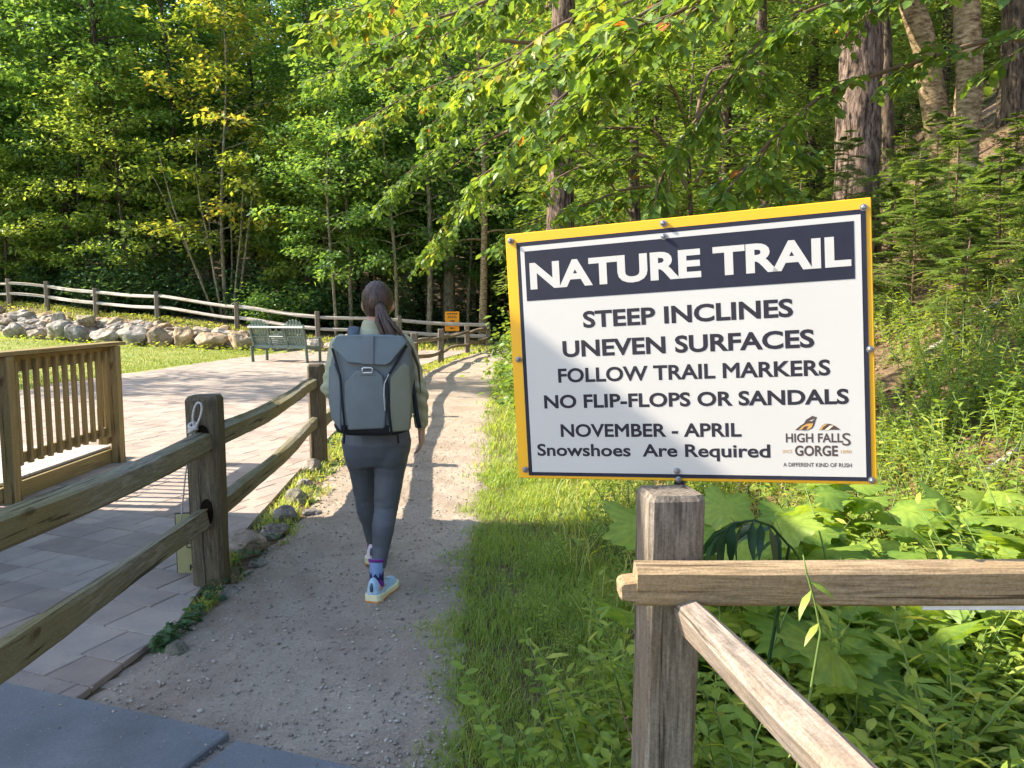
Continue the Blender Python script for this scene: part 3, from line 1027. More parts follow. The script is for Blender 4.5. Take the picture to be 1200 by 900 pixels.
for pts in (((225, 506), (222, 525), (217, 560), (213, 600), (212, 612)), ((228, 506), (224, 525), (221, 560), (224, 598), (227, 612)), ((227, 505), (221, 512), (219, 520))):
    mb = MB()
    mb.tube([at(x, y, yv + .0 + .22 * min(1, max(0, (y - 506) / 100))) - c0 for x, y in pts], .0042, 5)
    mb.build('strand', M['rope'], cord, smooth=True)
mb = MB()
mb.tube([at(x, y, 4.25) - c0 for x, y in ((230, 676), (231, 685), (228, 692), (220, 698), (212, 702))], .006, 5)
mb.build('loose_end', M['rope'], cord, smooth=True)


# ------------------------------------------------------------------ rocks
def rock_mesh(seed, sub=3, flat=1.0, jag=.35):
    bm = bmesh.new()
    bmesh.ops.create_icosphere(bm, subdivisions=sub, radius=.5)
    r = random.Random(seed)
    off = Vector((r.uniform(0, 99), r.uniform(0, 99), r.uniform(0, 99)))
    planes = [(Vector((r.uniform(-1, 1), r.uniform(-1, 1), r.uniform(-.6, 1))).normalized(), r.uniform(.28, .42)) for _ in range(9)]
    for v in bm.verts:
        p = v.co.copy()
        for n_, d in planes:
            e = p.dot(n_) - d
            if e > 0: p -= n_ * e * .85
        n1_ = noise.fractal(p * 2.2 + off, 1.0, 2.0, 4)
        p += p.normalized() * n1_ * .5 * jag * .4
        v.co = Vector((p.x, p.y, p.z * flat))
    me_ = bpy.data.meshes.new('rock')
    bm.to_mesh(me_)
    bm.free()
    return me_


# (px centre, px base, width px, height px, material, words)
BOULD = [(70, 400, 34, 28, 'rock', 'small grey boulder at the left end of the lawn edge'),
         (92, 403, 30, 24, 'rock', 'rounded pale grey boulder on the lawn edge beside the tall flat-faced one'),
         (68, 399, 24, 34, 'rock', 'tall pale flat-faced boulder on the lawn edge behind the deck railing'),
         (103, 383, 22, 16, 'rock_moss', 'squat greenish stone perched on top of the grey boulders'),
         (124, 407, 34, 20, 'rock', 'low white-grey boulder on the lawn edge above the railing cap'),
         (157, 408, 38, 26, 'rock', 'broad pale boulder with a slanted top on the lawn edge'),
         (188, 409, 30, 25, 'rock_tan', 'reddish brown boulder in the middle of the lawn edge'),
         (183, 410, 17, 13, 'rock_tan', 'small reddish stone at the foot of the brown boulder'),
         (215, 410, 25, 28, 'rock_tan', 'upright tan square-cut boulder on the lawn edge'),
         (246, 412, 46, 21, 'rock_tan', 'long low two-tone boulder lying on the lawn edge'),
         (283, 412, 32, 26, 'rock_tan', 'sloping tan boulder on the lawn edge behind the green bench'),
         (18, 398, 26, 20, 'rock', 'pale lumpy boulder at the far left of the lawn edge'),
         (44, 399, 20, 14, 'rock', 'low flat pale stone between two boulders on the left lawn edge'),
         (368, 409, 24, 17, 'rock', 'light stone beside the bench arm at the end of the bank'),
         (408, 409, 34, 24, 'rock_tan', 'low tan boulder behind the walker at the end of the bank')]
for i, (px, pb, w, h, mt, lab) in enumerate(BOULD):
    x = (px - 600) / F_PX * 28
    yb_ = float(np.interp(x, BX, BY)) - .1 + (.9 if pb < 390 else 0)
    x = (px - 600) / F_PX * yb_
    me_ = rock_mesh(500 + i, 4, 1.0, .5)
    o_ = obj('boulder', me_, M[mt], smooth=False)
    mat_w, mat_h = w / F_PX * yb_ * 1.02, h / F_PX * yb_ * 1.05
    o_.scale = (mat_w, mat_w * .85, mat_h)
    o_.rotation_euler = (0, 0, random.uniform(-.5, .5))
    zg = tz(x, yb_)
    if pb < 390: zg = .85
    o_.location = (x, yb_, zg + mat_h * .42)
    tag(o_, lab, 'boulder', 'boulders along the edge of the lawn')

protos = [rock_mesh(700 + i, 3, .7, .6) for i in range(7)]
cnt = 0
rr = random.Random(21)
while cnt < 285:
    x = rr.uniform(-24, -4.5)
    yb_, yf_ = float(np.interp(x, BX, BY)), float(np.interp(x, FX, FY))
    t_ = rr.random()
    y = yb_ + .3 + (yf_ - yb_ - .75) * t_
    if x > -9 and rr.random() < .6: continue
    o_ = bpy.data.objects.new('stone', protos[cnt % 7])
    if not protos[cnt % 7].materials: protos[cnt % 7].materials.append(M['rock'] if cnt % 7 < 5 else M['rock_tan'])
    COL.objects.link(o_)
    s = rr.uniform(.32, .78)
    o_.scale = (s * rr.uniform(.9, 1.5), s, s * rr.uniform(.7, 1.1))
    o_.rotation_euler = (rr.uniform(-.3, .3), rr.uniform(-.3, .3), rr.uniform(0, 6))
    o_.location = (x, y, tz(x, y) + s * .12)
    tag(o_, 'pale rubble stone heaped on the bank between the lawn boulders and the far fence', 'stone', 'rubble stones on the bank')
    cnt += 1

EDG = [(278, 655, 62, 42, 'flat grey slab stone leaning in the path edging past the nearest post'), (205, 772, 34, 26, 'rounded mossy stone on the path edge near the dark slab'), (199, 754, 28, 22, 'smaller pale stone just behind the mossy one near the dark slab'),
       (228, 728, 24, 16, 'flat pale stone at the corner of the paving before the nearest post'), (263, 702, 30, 16, 'tan stone tucked against the foot of the nearest fence post'), (345, 592, 34, 24, 'mossy stone in the middle of the path edging'),
       (330, 612, 34, 22, 'pale stone half hidden by weeds in the path edging'), (318, 632, 36, 24, 'low grey stone among weeds along the path edging'), (356, 574, 26, 16, 'flat light stone in the path edging before the second post'),
       (366, 556, 30, 24, 'bright squared stone at the foot of the second fence post'), (364, 606, 22, 10, 'thin flat stone on the gravel side of the path edging'), (300, 668, 24, 14, 'small grey stone on the gravel side of the leaning slab')]
for i, (px, pb, w, h, lab) in enumerate(EDG):
    p = gnd(px, pb)
    o_ = obj('edging_stone', rock_mesh(800 + i, 4, 1, .5), M['rock_moss'] if 'mossy' in lab else M['rock'], smooth=False)
    k = p.y / F_PX
    o_.scale = (w * k * 1.0, w * k * .9, h * k * .95)
    o_.location = p + Vector((0, w * k * .3, .012 + h * k * .18))
    o_.rotation_euler = (rr.uniform(-.2, .2), rr.uniform(-.2, .2), rr.uniform(0, 6))
    tag(o_, lab, 'stone', 'stones edging the path')

# ------------------------------------------------------------------ leaves
def _lobed():
    pts = [(0, 0)]
    ang = [(-155, .50), (-128, .70), (-104, .60), (-82, .72), (-60, .92), (-44, .72), (-30, .64), (-14, .86), (0, 1.06), (14, .86), (30, .64), (44, .72), (60, .92), (82, .72), (104, .60), (128, .70), (155, .50)]
    out = []
    for a, r_ in ang:
        out.append((.30 + .70 * r_ * math.cos(R(a)), .66 * r_ * math.sin(R(a))))
    fin = [out[0]]
    for (x0, y0), (x1, y1) in zip(out, out[1:]):
        for t, k in ((.33, .95), (.67, 1.06), (1, 1.0)):
            px_, py_ = x0 + (x1 - x0) * t, y0 + (y1 - y0) * t
            fin.append((.30 + (px_ - .30) * k, py_ * k))
    out = fin
    V = [(.30, 0, .06), (0, 0, 0)] + [(x, y, -.34 * (abs(y) ** 1.5) - .14 * max(0, x - .3) + .03 * math.sin(9 * x + 7 * y)) for x, y in out]
    n = len(out)
    F = [(0, 1, 2)] + [(0, 2 + i, 3 + i) for i in range(n - 1)] + [(0, 1 + n, 1)]
    return V, F


TPL = {
    'blade': ([(0, 0, 0), (.3, -.12, .04), (.65, -.085, .0), (1, 0, -.16), (.65, .085, .0), (.3, .12, .04)], [(0, 1, 5), (1, 2, 4), (1, 4, 5), (2, 3, 4)]),
    'diamond': ([(0, 0, 0), (.48, -.30, .05), (1, 0, -.06), (.48, .30, .05)], [(0, 1, 2), (0, 2, 3)]),
    'oval': ([(0, 0, 0), (.25, -.22, .05), (.62, -.27, .03), (1, 0, -.12), (.62, .27, .03), (.25, .22, .05), (.5, 0, -.01)],
             [(0, 1, 6), (1, 2, 6), (2, 3, 6), (3, 4, 6), (4, 5, 6), (5, 0, 6)]),
    'lance': ([(0, 0, 0), (.35, -.13, .03), (.7, -.09, .0), (1, 0, -.12), (.7, .09, .0), (.35, .13, .03)], [(0, 1, 5), (1, 2, 4), (1, 4, 5), (2, 3, 4)]),
    'needle': ([(0, -.10, 0), (.6, -.12, 0), (1, 0, -.06), (.6, .12, 0), (0, .10, 0)], [(0, 1, 2), (0, 2, 4), (2, 3, 4)]),
    'lobed': _lobed(),
}


def leaves(name, P, Dr, N, S, rnd, kind):
    """one mesh of many leaves: position, direction, up hint, size, tint"""
    tv, tf = TPL[kind]
    tv, tf = np.array(tv, float), np.array(tf)
    n, k = len(P), len(tv)
    D = Dr / (np.linalg.norm(Dr, axis=1, keepdims=True) + 1e-9)
    B = np.cross(N, D)
    B /= np.linalg.norm(B, axis=1, keepdims=True) + 1e-9
    Nn = np.cross(D, B)
    S = np.broadcast_to(np.asarray(S, float), (n,))[:, None, None]
    V = P[:, None, :] + S * (tv[None, :, 0:1] * D[:, None, :] + tv[None, :, 1:2] * B[:, None, :] + tv[None, :, 2:3] * Nn[:, None, :])
    F = (np.arange(n)[:, None, None] * k + tf[None]).reshape(-1, tf.shape[1])
    return np_mesh(name, V.reshape(-1, 3), F, np.clip(np.repeat(np.clip(rnd, 0, 1), k) + np.tile(np.array([.45, .3] + [(-.12 if q % 3 else .22) for q in range(k - 2)]) if kind == 'lobed' else np.zeros(k), n), 0, 1))


def rand_dirs(n, flat=.35, g=rng):
    a = g.uniform(0, 2 * np.pi, n)
    d = np.stack([np.cos(a), np.sin(a), g.normal(0, flat, n)], -1)
    return d


def up_hint(n, tilt=.5, g=rng):
    return np.stack([g.normal(0, tilt, n), g.normal(0, tilt, n), np.ones(n)], -1)


def crook(p, d, L, n, bend, wob, g):
    """points of a branch leaving p along d, bending by the vector bend"""
    pts = [np.array(p, float)]
    d = np.array(d, float) / np.linalg.norm(d)
    for i in range(n):
        d = d + np.array(bend) / n + g.normal(0, wob, 3)
        d /= np.linalg.norm(d)
        pts.append(pts[-1] + d * L / n)
    return pts


def broadleaf(seed, H, cb, Rad, nl, per, size, tr, kind='diamond', lean=.4, dens_top=1.0, layered=.16, tintspan=.45, nsub=6):
    """trunk mesh (with limbs) and crown mesh of a leafy forest tree"""
    g = np.random.default_rng(seed)
    tm = MB()
    tp = [np.array((0, 0, -.3))]
    for i in range(10):
        z = H * (i + 1) / 10
        tp.append(np.array((lean * math.sin(z * .35 + seed) * z / H, lean * math.cos(z * .28 + seed * 2) * z / H, z)))
    rad = [tr * (1.25 if i == 0 else 1.0) * (1 - .82 * i / 10) for i in range(11)]
    tm.tube(tp, rad, 10, up=(0, 1, 0))
    tpz = np.array(tp)
    P, D, S, T = [], [], [], []
    a = g.uniform(0, 6)
    for i in range(nl):
        t = (i + .5) / nl
        z = cb + (H - cb) * t * .97
        a += 2.39996 + g.normal(0, .3)
        prof = .38 + .62 * math.sin(math.pi * min(1, .18 + t * .80))
        L = Rad * prof * g.uniform(.6, 1.15)
        base = np.array([np.interp(z, tpz[:, 2], tpz[:, k]) for k in range(3)])
        d = (math.cos(a), math.sin(a), .35 + .5 * t)
        br = crook(base, d, L, 5, (0, 0, -.55 + .3 * t), .10, g)
        tm.tube(br, [max(.012, tr * .30 * (1 - t * .6)) * (1 - .8 * k / 5) for k in range(6)], 5)
        ct = g.uniform(0, tintspan)
        for s in range(nsub):
            u = .30 + .70 * s / (nsub - 1)
            kf = u * 5
            k0 = min(4, int(kf))
            b = br[k0] + (br[k0 + 1] - br[k0]) * (kf - k0)
            dd = br[k0 + 1] - br[k0]
            dd = dd / np.linalg.norm(dd)
            side = np.cross(dd, (0, 0, 1))
            sd_ = (1 if s % 2 else -1) * g.uniform(.5, 1.1)
            sb = crook(b, dd * .8 + side * sd_ + np.array((0, 0, g.uniform(-.15, .2))), L * g.uniform(.28, .5), 3, (0, 0, -.3), .12, g)
            if s % 2 == 0: tm.tube(sb, [.012, .009, .006, .003], 3)
            m_ = int(per * g.uniform(.6, 1.4))
            q = g.uniform(.1, 1.12, m_) * 3
            kk = np.minimum(q.astype(int), 2)
            sba = np.array(sb)
            pp = sba[kk] + (sba[kk + 1] - sba[kk]) * (q - kk)[:, None]
            pp = pp + g.normal(0, 1, (m_, 3)) * np.array((.20, .20, layered)) * (Rad / 3.2)
            P.append(pp)
            out = (sba[-1] - sba[0])
            out = out / np.linalg.norm(out)
            D.append(rand_dirs(m_, .35, g) + out * .8 + np.array((0, 0, -.25)))
            T.append(ct + g.uniform(0, 1 - tintspan, m_) + g.normal(0, .05, m_))
    P, D, T = np.concatenate(P), np.concatenate(D), np.concatenate(T)
    n = len(P)
    cm = leaves('crown', P, D, up_hint(n, .45, g), size * g.uniform(.65, 1.3, n), T, kind)
    return tm.mesh('trunk'), cm


def make_tree(name, label, seed, loc, leafm, barkm, group=None, rz=0.0, **kw):
    t = thing(name, label, 'tree', loc, rz, group)
    tm, cm = broadleaf(seed, **kw)
    obj('trunk', tm, M[barkm], t)
    obj('crown', cm, M[leafm], t)
    return t


# ---- forest behind the lawn
G1 = 'leafy trees of the wood behind the lawn'
wood_lab = 'tall leafy green tree in the shaded wood behind the far fence'
proto_far = []
for i, (H, cb, Rd, nl, per) in enumerate([(19, 4.2, 3.6, 46, 34), (17, 3.4, 3.2, 44, 32), (21, 5.5, 3.9, 46, 36), (15, 2.8, 3.0, 42, 30), (18, 6.5, 3.4, 40, 34)]):
    proto_far.append(make_tree('forest_tree', wood_lab, 30 + i, (0, 0, 0), 'leaf_maple', 'bark_grey', G1, H=H, cb=cb, Rad=Rd, nl=nl, per=per, size=.23, tr=.17 + .02 * i))
used = set()


def place(proto_i, x, y, rz, s, label=None, protos_=proto_far, dz=0.0):
    z = tz(x, y) + dz
    key = (id(protos_), proto_i)
    if key not in used:
        used.add(key)
        o_ = protos_[proto_i]
        o_.location = (x, y, z); o_.rotation_euler = (0, 0, rz); o_.scale = (s, s, s)
        if label: o_['label'] = label
        return o_
    return dup(protos_[proto_i], (x, y, z), rz, s, label)


fr = random.Random(5)
row = [(-31, 38), (-27.5, 37), (-24.2, 36.0), (-21.0, 36.8), (-18.4, 35.4), (-15.6, 35.8), (-9.6, 35.5), (-6.6, 37.0)]
for i, (x, y) in enumerate(row):
    place(i % 5, x, y, fr.uniform(0, 6), fr.uniform(.85, 1.05))
for y0 in (40, 44.5, 49.5):
    x = -38 + fr.uniform(0, 2)
    while x < 9:
        place(fr.randrange(5), x, y0 + fr.uniform(-1.5, 1.5), fr.uniform(0, 6), fr.uniform(.9, 1.15))
        x += fr.uniform(2.9, 4.2)

edge = [make_tree('young_tree', 'bushy young tree with low leafy branches at the edge of the wood behind the lawn', 320 + i, (0, 0, 0), 'leaf_edge', 'bark_grey', 'bushy young trees along the edge of the wood', H=H, cb=cb, Rad=Rd, nl=46, per=34, size=.19, tr=.09) for i, (H, cb, Rd) in enumerate([(8.5, 1.6, 2.5), (11, 2.0, 2.7), (6.5, 1.2, 2.1), (13.5, 2.6, 2.9)])]
for k, (x, y) in enumerate([(-29, 36.2), (-26, 35.2), (-22.6, 34.6), (-19.4, 34.8), (-16.8, 33.9), (-9.0, 33.8), (-6.4, 33.3), (-24, 38.6), (-18.0, 38.4), (-14.4, 37.2), (-10.2, 37.6)]):
    place((k * 3 + k // 4) % 4, x, y, fr.uniform(0, 6), fr.uniform(.85, 1.2), protos_=edge)
g = np.random.default_rng(19)
n = 16000
x = g.uniform(-42, 10, n); y = np.interp(x, FX, FY) + 3.5 + g.uniform(0, 18, n)
P = np.stack([x, y, terrain(x, y) + g.beta(1.2, 2.2, n) * 1.8], -1)
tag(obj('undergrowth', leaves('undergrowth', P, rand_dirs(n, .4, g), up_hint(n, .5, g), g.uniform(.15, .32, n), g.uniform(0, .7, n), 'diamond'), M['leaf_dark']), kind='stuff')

# the one turning yellow, with several stems
am = make_tree('autumn_tree', 'leafy tree with yellowing leaves and several thin leaning stems behind the far fence', 61, (-12.2, 33.0, tz(-12.2, 33.0)), 'leaf_autumn', 'bark_thin', H=14.5, cb=3.0, Rad=3.0, nl=44, per=30, size=.23, tr=.09)
mb = MB()
g_ = np.random.default_rng(4)
for k in range(8):
    a = k * .8
    b = crook((.35 * math.cos(a), .35 * math.sin(a), -.2), (.28 * math.cos(a) - .05, .28 * math.sin(a), 1), 7.5, 6, (0, 0, .1), .05, g_)
    mb.tube(b, [.055, .05, .045, .04, .03, .025, .015], 6)
mb.build('stems', M['bark_thin'], am, smooth=True)['kind'] = 'stuff'

# young trees between the path and the wood: bright leaves, thin pale stems
G2 = 'young trees beyond the bend of the path'
young = [make_tree('young_tree', 'young leafy tree with a thin pale stem beyond the fence corner', 90 + i, (0, 0, 0), 'leaf_maple', 'bark_thin', G2, H=H, cb=cb, Rad=Rd, nl=34, per=26, size=.17, tr=tr_) for i, (H, cb, Rd, tr_) in enumerate([(11, 2.6, 2.3, .085), (9, 2.2, 2.0, .07), (13, 3.8, 2.4, .11)])]
ypos = [(465, 31.0, 0), (503, 31.5, 2), (440, 33.5, 1), (412, 32, 0), (486, 36, 1), (548, 34, 1), (395, 30.5, 1), (520, 40, 2), (610, 36, 0), (650, 33, 1), (380, 35, 2)]
for k, (px, y, i) in enumerate(ypos):
    place(i, (px - 600) / F_PX * y, y, fr.uniform(0, 6), fr.uniform(.9, 1.15), protos_=young)
make_tree('maple_tree', 'stout grey trunked tree rising just behind the orange notice', 131, ((527 - 600) / F_PX * 34, 34, tz(-2.7, 34)), 'leaf_maple', 'bark_thin', H=18, cb=5.5, Rad=3.4, nl=40, per=30, size=.2, tr=.29, lean=.5)
make_tree('maple_tree', 'pale flaking trunk standing at the end post where the path bends', 132, ((566 - 600) / F_PX * 30.3, 30.3, 0), 'leaf_maple', 'bark_birch', H=15, cb=4.0, Rad=3.0, nl=38, per=28, size=.18, tr=.17, lean=.25)

# shrubs at the foot of the wood
G3 = 'shrubs along the foot of the wood'


def shrub_meshes(seed, Hh, Rr, n, size, kind, flat=.25):
    g = np.random.default_rng(seed)
    mb_ = MB()
    P = []
    for k in range(9):
        a = k * 2.4 + g.uniform(0, .6)
        st = crook((.08 * math.cos(a), .08 * math.sin(a), -.1), (.55 * math.cos(a) * Rr / Hh, .55 * math.sin(a) * Rr / Hh, 1), Hh * g.uniform(.6, 1.05), 5, (.5 * math.cos(a), .5 * math.sin(a), -.3), .10, g)
        mb_.tube(st, [.022, .018, .014, .011, .008, .004], 5)
        sta = np.array(st)
        m_ = n // 9
        q = g.uniform(.15, 1, m_) ** .8 * 5
        kk = np.minimum(q.astype(int), 4)
        pp = sta[kk] + (sta[kk + 1] - sta[kk]) * (q - kk)[:, None] + g.normal(0, 1, (m_, 3)) * np.array((Rr * .30, Rr * .30, Hh * .09))
        P.append(pp)
    P = np.concatenate(P)
    P[:, 2] = np.maximum(P[:, 2], .05)
    n_ = len(P)
    out = P * np.array((1, 1, 0)) / (np.linalg.norm(P[:, :2], axis=1, keepdims=True) + .1)
    cm = leaves('crown', P, rand_dirs(n_, .3, g) + out * .7 + np.array((0, 0, -.2)), up_hint(n_, .5, g), size * g.uniform(.6, 1.3, n_), g.uniform(0, .8, n_) + .2 * P[:, 2] / Hh, kind)
    return mb_.mesh('stem'), cm


def make_shrub(name, label, seed, loc, leafm, group=None, Hh=1.6, Rr=.9, n=1400, size=.14, kind='oval', rz=0.0):
    t = thing(name, label, 'shrub', loc, rz, group)
    a, b_ = shrub_meshes(seed, Hh, Rr, n, size, kind)
    obj('stem', a, M['twig'], t)
    obj('crown', b_, M[leafm], t)
    return t


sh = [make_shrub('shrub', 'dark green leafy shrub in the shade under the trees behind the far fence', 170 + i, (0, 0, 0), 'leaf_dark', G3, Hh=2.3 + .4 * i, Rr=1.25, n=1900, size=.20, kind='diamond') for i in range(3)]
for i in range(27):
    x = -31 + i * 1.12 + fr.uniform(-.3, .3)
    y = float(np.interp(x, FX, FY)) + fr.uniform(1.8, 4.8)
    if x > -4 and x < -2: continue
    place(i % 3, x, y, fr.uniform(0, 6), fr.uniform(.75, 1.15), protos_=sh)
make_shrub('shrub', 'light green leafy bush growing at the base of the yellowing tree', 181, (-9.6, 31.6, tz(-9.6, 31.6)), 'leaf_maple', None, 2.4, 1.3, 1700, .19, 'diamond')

# ---- far forest mass closing the view
g = np.random.default_rng(11)
n = 85000
x = g.uniform(-85, 75, n); y = g.uniform(54, 84, n)
z = terrain(x, y) + g.beta(1.2, 1.2, n) * 23
P = np.stack([x, y, z], -1)
far = leaves('far_forest', P, rand_dirs(n, .5, g), up_hint(n, .6, g), g.uniform(.5, 1.0, n), g.uniform(0, .8, n), 'diamond')
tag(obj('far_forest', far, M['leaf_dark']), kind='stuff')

# ---- right hand slope: big trunks
def trunk_curve(name, label, pts, rads, bark, n=18, rough=0.0, crown=None, seed=0):
    """a tree whose trunk follows the given points; an upper crown sits above the frame"""
    pts = [Vector(p) for p in pts]
    gz = tz(pts[0].x, pts[0].y)
    if pts[0].z > gz - .1:
        pts = [Vector((pts[0].x + .02, pts[0].y, gz - .25))] + pts
        rads = [rads[0] * 1.12] + list(rads)
    base = Vector(pts[0])
    t = thing(name, label, 'tree', base)
    mb_ = MB()
    P_ = [Vector(p) - base for p in pts]
    Q, RR = [], []
    for i in range(len(P_) - 1):
        for k in range(8):
            u = k / 8
            Q.append(P_[i].lerp(P_[i + 1], u)); RR.append(rads[i] * (1 - u) + rads[i + 1] * u)
    Q.append(P_[-1]); RR.append(rads[-1])
    mb_.tube(Q, RR, n, up=(0, 1, 0))
    me_ = mb_.mesh('trunk')
    for v in me_.vertices:
        nn = noise.fractal(Vector((v.co.x * 9 + seed, v.co.y * 9, v.co.z * 1.5)), 1.0, 2.0, 3)
        c_ = Vector((v.co.x, v.co.y, 0)) - Vector((np.interp(v.co.z, [q.z for q in Q], [q.x for q in Q]), np.interp(v.co.z, [q.z for q in Q], [q.y for q in Q]), 0))
        if c_.length > 1e-4: v.co += c_.normalized() * nn * rough
    obj('trunk', me_, M[bark], t)
    if crown:
        leafm, H0, Rd, nl, per, size, kind = crown
        g_ = np.random.default_rng(seed + 5)
        lm = MB()
        Pl, Dl, Tl = [], [], []
        top = P_[-1]
        for k in range(nl):
            tt = k / nl
            z_ = H0 + (top.z - H0) * tt
            b0 = np.array([np.interp(z_, [q.z for q in Q], [q[j] for q in Q]) for j in range(3)])
            a_ = k * 2.4
            L = Rd * (1 - .6 * tt) * g_.uniform(.7, 1.1)
            br = crook(b0, (math.cos(a_), math.sin(a_), .15), L, 4, (0, 0, -.5), .08, g_)
            lm.tube(br, [.045, .035, .025, .016, .006], 5)
            bra = np.array(br)
            m_ = per
            q = g_.uniform(.2, 1.05, m_) * 4
            kk = np.minimum(q.astype(int), 3)
            pp = bra[kk] + (bra[kk + 1] - bra[kk]) * (q - kk)[:, None] + g_.normal(0, 1, (m_, 3)) * np.array((.38, .38, .14))
            Pl.append(pp); Dl.append(rand_dirs(m_, .3, g_) + np.array((math.cos(a_), math.sin(a_), -.3)) * .8); Tl.append(g_.uniform(0, 1, m_) * .7 + g_.uniform(0, .3))
        Pl, Dl, Tl = np.concatenate(Pl), np.concatenate(Dl), np.concatenate(Tl)
        obj('branches', lm.mesh('branches'), M['twig'], t)['kind'] = 'stuff'
        obj('crown', leaves('crown', Pl, Dl, up_hint(len(Pl), .4, g_), size * g_.uniform(.6, 1.3, len(Pl)), Tl, kind), M[leafm], t)
    return t


trunk_curve('hemlock_tree', 'massive rough pinkish grey bark trunk on the slope above the sign corner', [at(1003, 330, 11.5) - Vector((0, 0, .9)), at(1003, 235, 11.5), at(1008, 100, 11.7), at(1012, -20, 11.9), at(1016, -300, 12.2), at(1020, -700, 12.5)], [.38, .315, .295, .28, .24, .14], 'bark_rough', 26, .035, ('needle', 6.0, 4.0, 26, 420, .13, 'lance'), 3)
trunk_curve('birch_tree', 'peeling golden birch trunk leaning left beside the massive bark trunk', [at(1118, 260, 12.4) - Vector((0, 0, .5)), at(1106, 190, 12.4), at(1094, 120, 12.3), at(1084, 55, 12.2), at(1064, -10, 12.1), at(1030, -180, 12.0), at(1010, -420, 12)], [.24, .20, .19, .18, .165, .14, .09], 'bark_birch', 20, .012, ('leaf_beech', 8.0, 3.2, 20, 200, .13, 'diamond'), 8)
trunk_curve('birch_tree', 'upright peeling birch trunk just right of the leaning birch', [at(1128, 260, 12.0) - Vector((0, 0, .5)), at(1130, 180, 12.0), at(1136, 90, 12.0), at(1132, 0, 12.0), at(1122, -150, 12.1), at(1128, -420, 12.1)], [.22, .195, .185, .18, .16, .09], 'bark_birch', 20, .012, ('leaf_beech', 8.0, 3.2, 20, 200, .13, 'diamond'), 9)
trunk_curve('pine_tree', 'brown trunk with lower part bare showing above the left half of the sign', [at(656, 330, 13.5), at(657, 230, 13.5), at(659, 140, 13.5), at(661, 0, 13.6), at(664, -250, 13.8), at(666, -600, 14)], [.26, .225, .215, .195, .16, .08], 'bark_rough', 20, .018, ('leaf_beech', 4.6, 3.4, 26, 210, .15, 'oval'), 12)
trunk_curve('pine_tree', 'dark trunk at the top right corner of the slope', [at(1186, 130, 17), at(1188, 60, 17), at(1192, -40, 17), at(1196, -500, 17)], [.30, .26, .24, .12], 'bark_grey', 16, .02, ('needle', 9, 3.5, 18, 300, .16, 'lance'), 15)
trunk_curve('forest_tree', 'slim brown trunk half hidden by leaves above the middle of the sign', [at(897, 300, 17), at(898, 200, 17), at(893, 60, 17.2), at(890, -400, 17.5)], [.15, .13, .115, .06], 'bark_grey', 14, .01, ('leaf_maple', 6, 3.0, 20, 200, .16, 'diamond'), 18)
trunk_curve('forest_tree', 'dark slim trunk close behind the massive bark trunk', [at(1042, 260, 15), at(1040, 120, 15), at(1036, -30, 15.2), at(1034, -400, 15.4)], [.12, .105, .095, .05], 'bark_grey', 14, .01, ('leaf_maple', 7.5, 3.0, 18, 180, .16, 'diamond'), 21)

# conifers and leafy trees filling the slope behind
def conifer(seed, H, cb, Rd, nl, per, size, tr):
    g_ = np.random.default_rng(seed)
    tm = MB()
    tm.tube([(0, 0, -.4), (.05, 0, H * .3), (0, .06, H * .7), (0, 0, H)], [tr * 1.1, tr * .85, tr * .45, .02], 9, up=(0, 1, 0))
    P, D, T = [], [], []
    for k in range(nl):
        t = (k + .5) / nl
        z = cb + (H - cb) * t
        a = k * 2.4 + g_.normal(0, .2)
        L = Rd * (1.05 - .95 * t) * g_.uniform(.7, 1.15)
        br = np.array(crook((0, 0, z + g_.normal(0, .12)), (math.cos(a), math.sin(a), g_.uniform(-.1, .45)), L, 4, (0, 0, -g_.uniform(.2, .8)), .09, g_))
        tm.tube(list(br), [.03 * (1 - t * .6), .024, .016, .010, .004], 4)
        side = np.array((-math.sin(a), math.cos(a), 0))
        out = np.array((math.cos(a), math.sin(a), -.15))
        m_ = int(per * (1.1 - .8 * t))
        q = g_.uniform(.12, 1.0, m_)
        kk = np.minimum((q * 4).astype(int), 3)
        pp = br[kk] + (br[kk + 1] - br[kk]) * (q * 4 - kk)[:, None]
        sgn = g_.uniform(-1, 1, m_)
        wid = L * .42 * (1.1 - q)
        pp = pp + side[None] * (sgn * wid)[:, None] + g_.normal(0, 1, (m_, 3)) * np.array((.09, .09, .10)) * Rd / 2
        pp[:, 2] -= np.abs(sgn) * wid * .22
        P.append(pp)
        D.append(out[None] * 1.0 + side[None] * (np.sign(sgn) * .9)[:, None] + g_.normal(0, .25, (m_, 3)))
        T.append(g_.uniform(0, .75, m_) + .25 * q)
    P, D, T = np.concatenate(P), np.concatenate(D), np.concatenate(T)
    return tm.mesh('trunk'), leaves('crown', P, D, up_hint(len(P), .3, g_), size * g_.uniform(.6, 1.25, len(P)), T, 'needle')


def make_conifer(name, label, cat, seed, loc, group=None, rz=0.0, **kw):
    t = thing(name, label, cat, loc, rz, group)
    a, b_ = conifer(seed, **kw)
    obj('trunk', a, M['bark_grey'], t)
    obj('crown', b_, M['needle'], t)
    return t


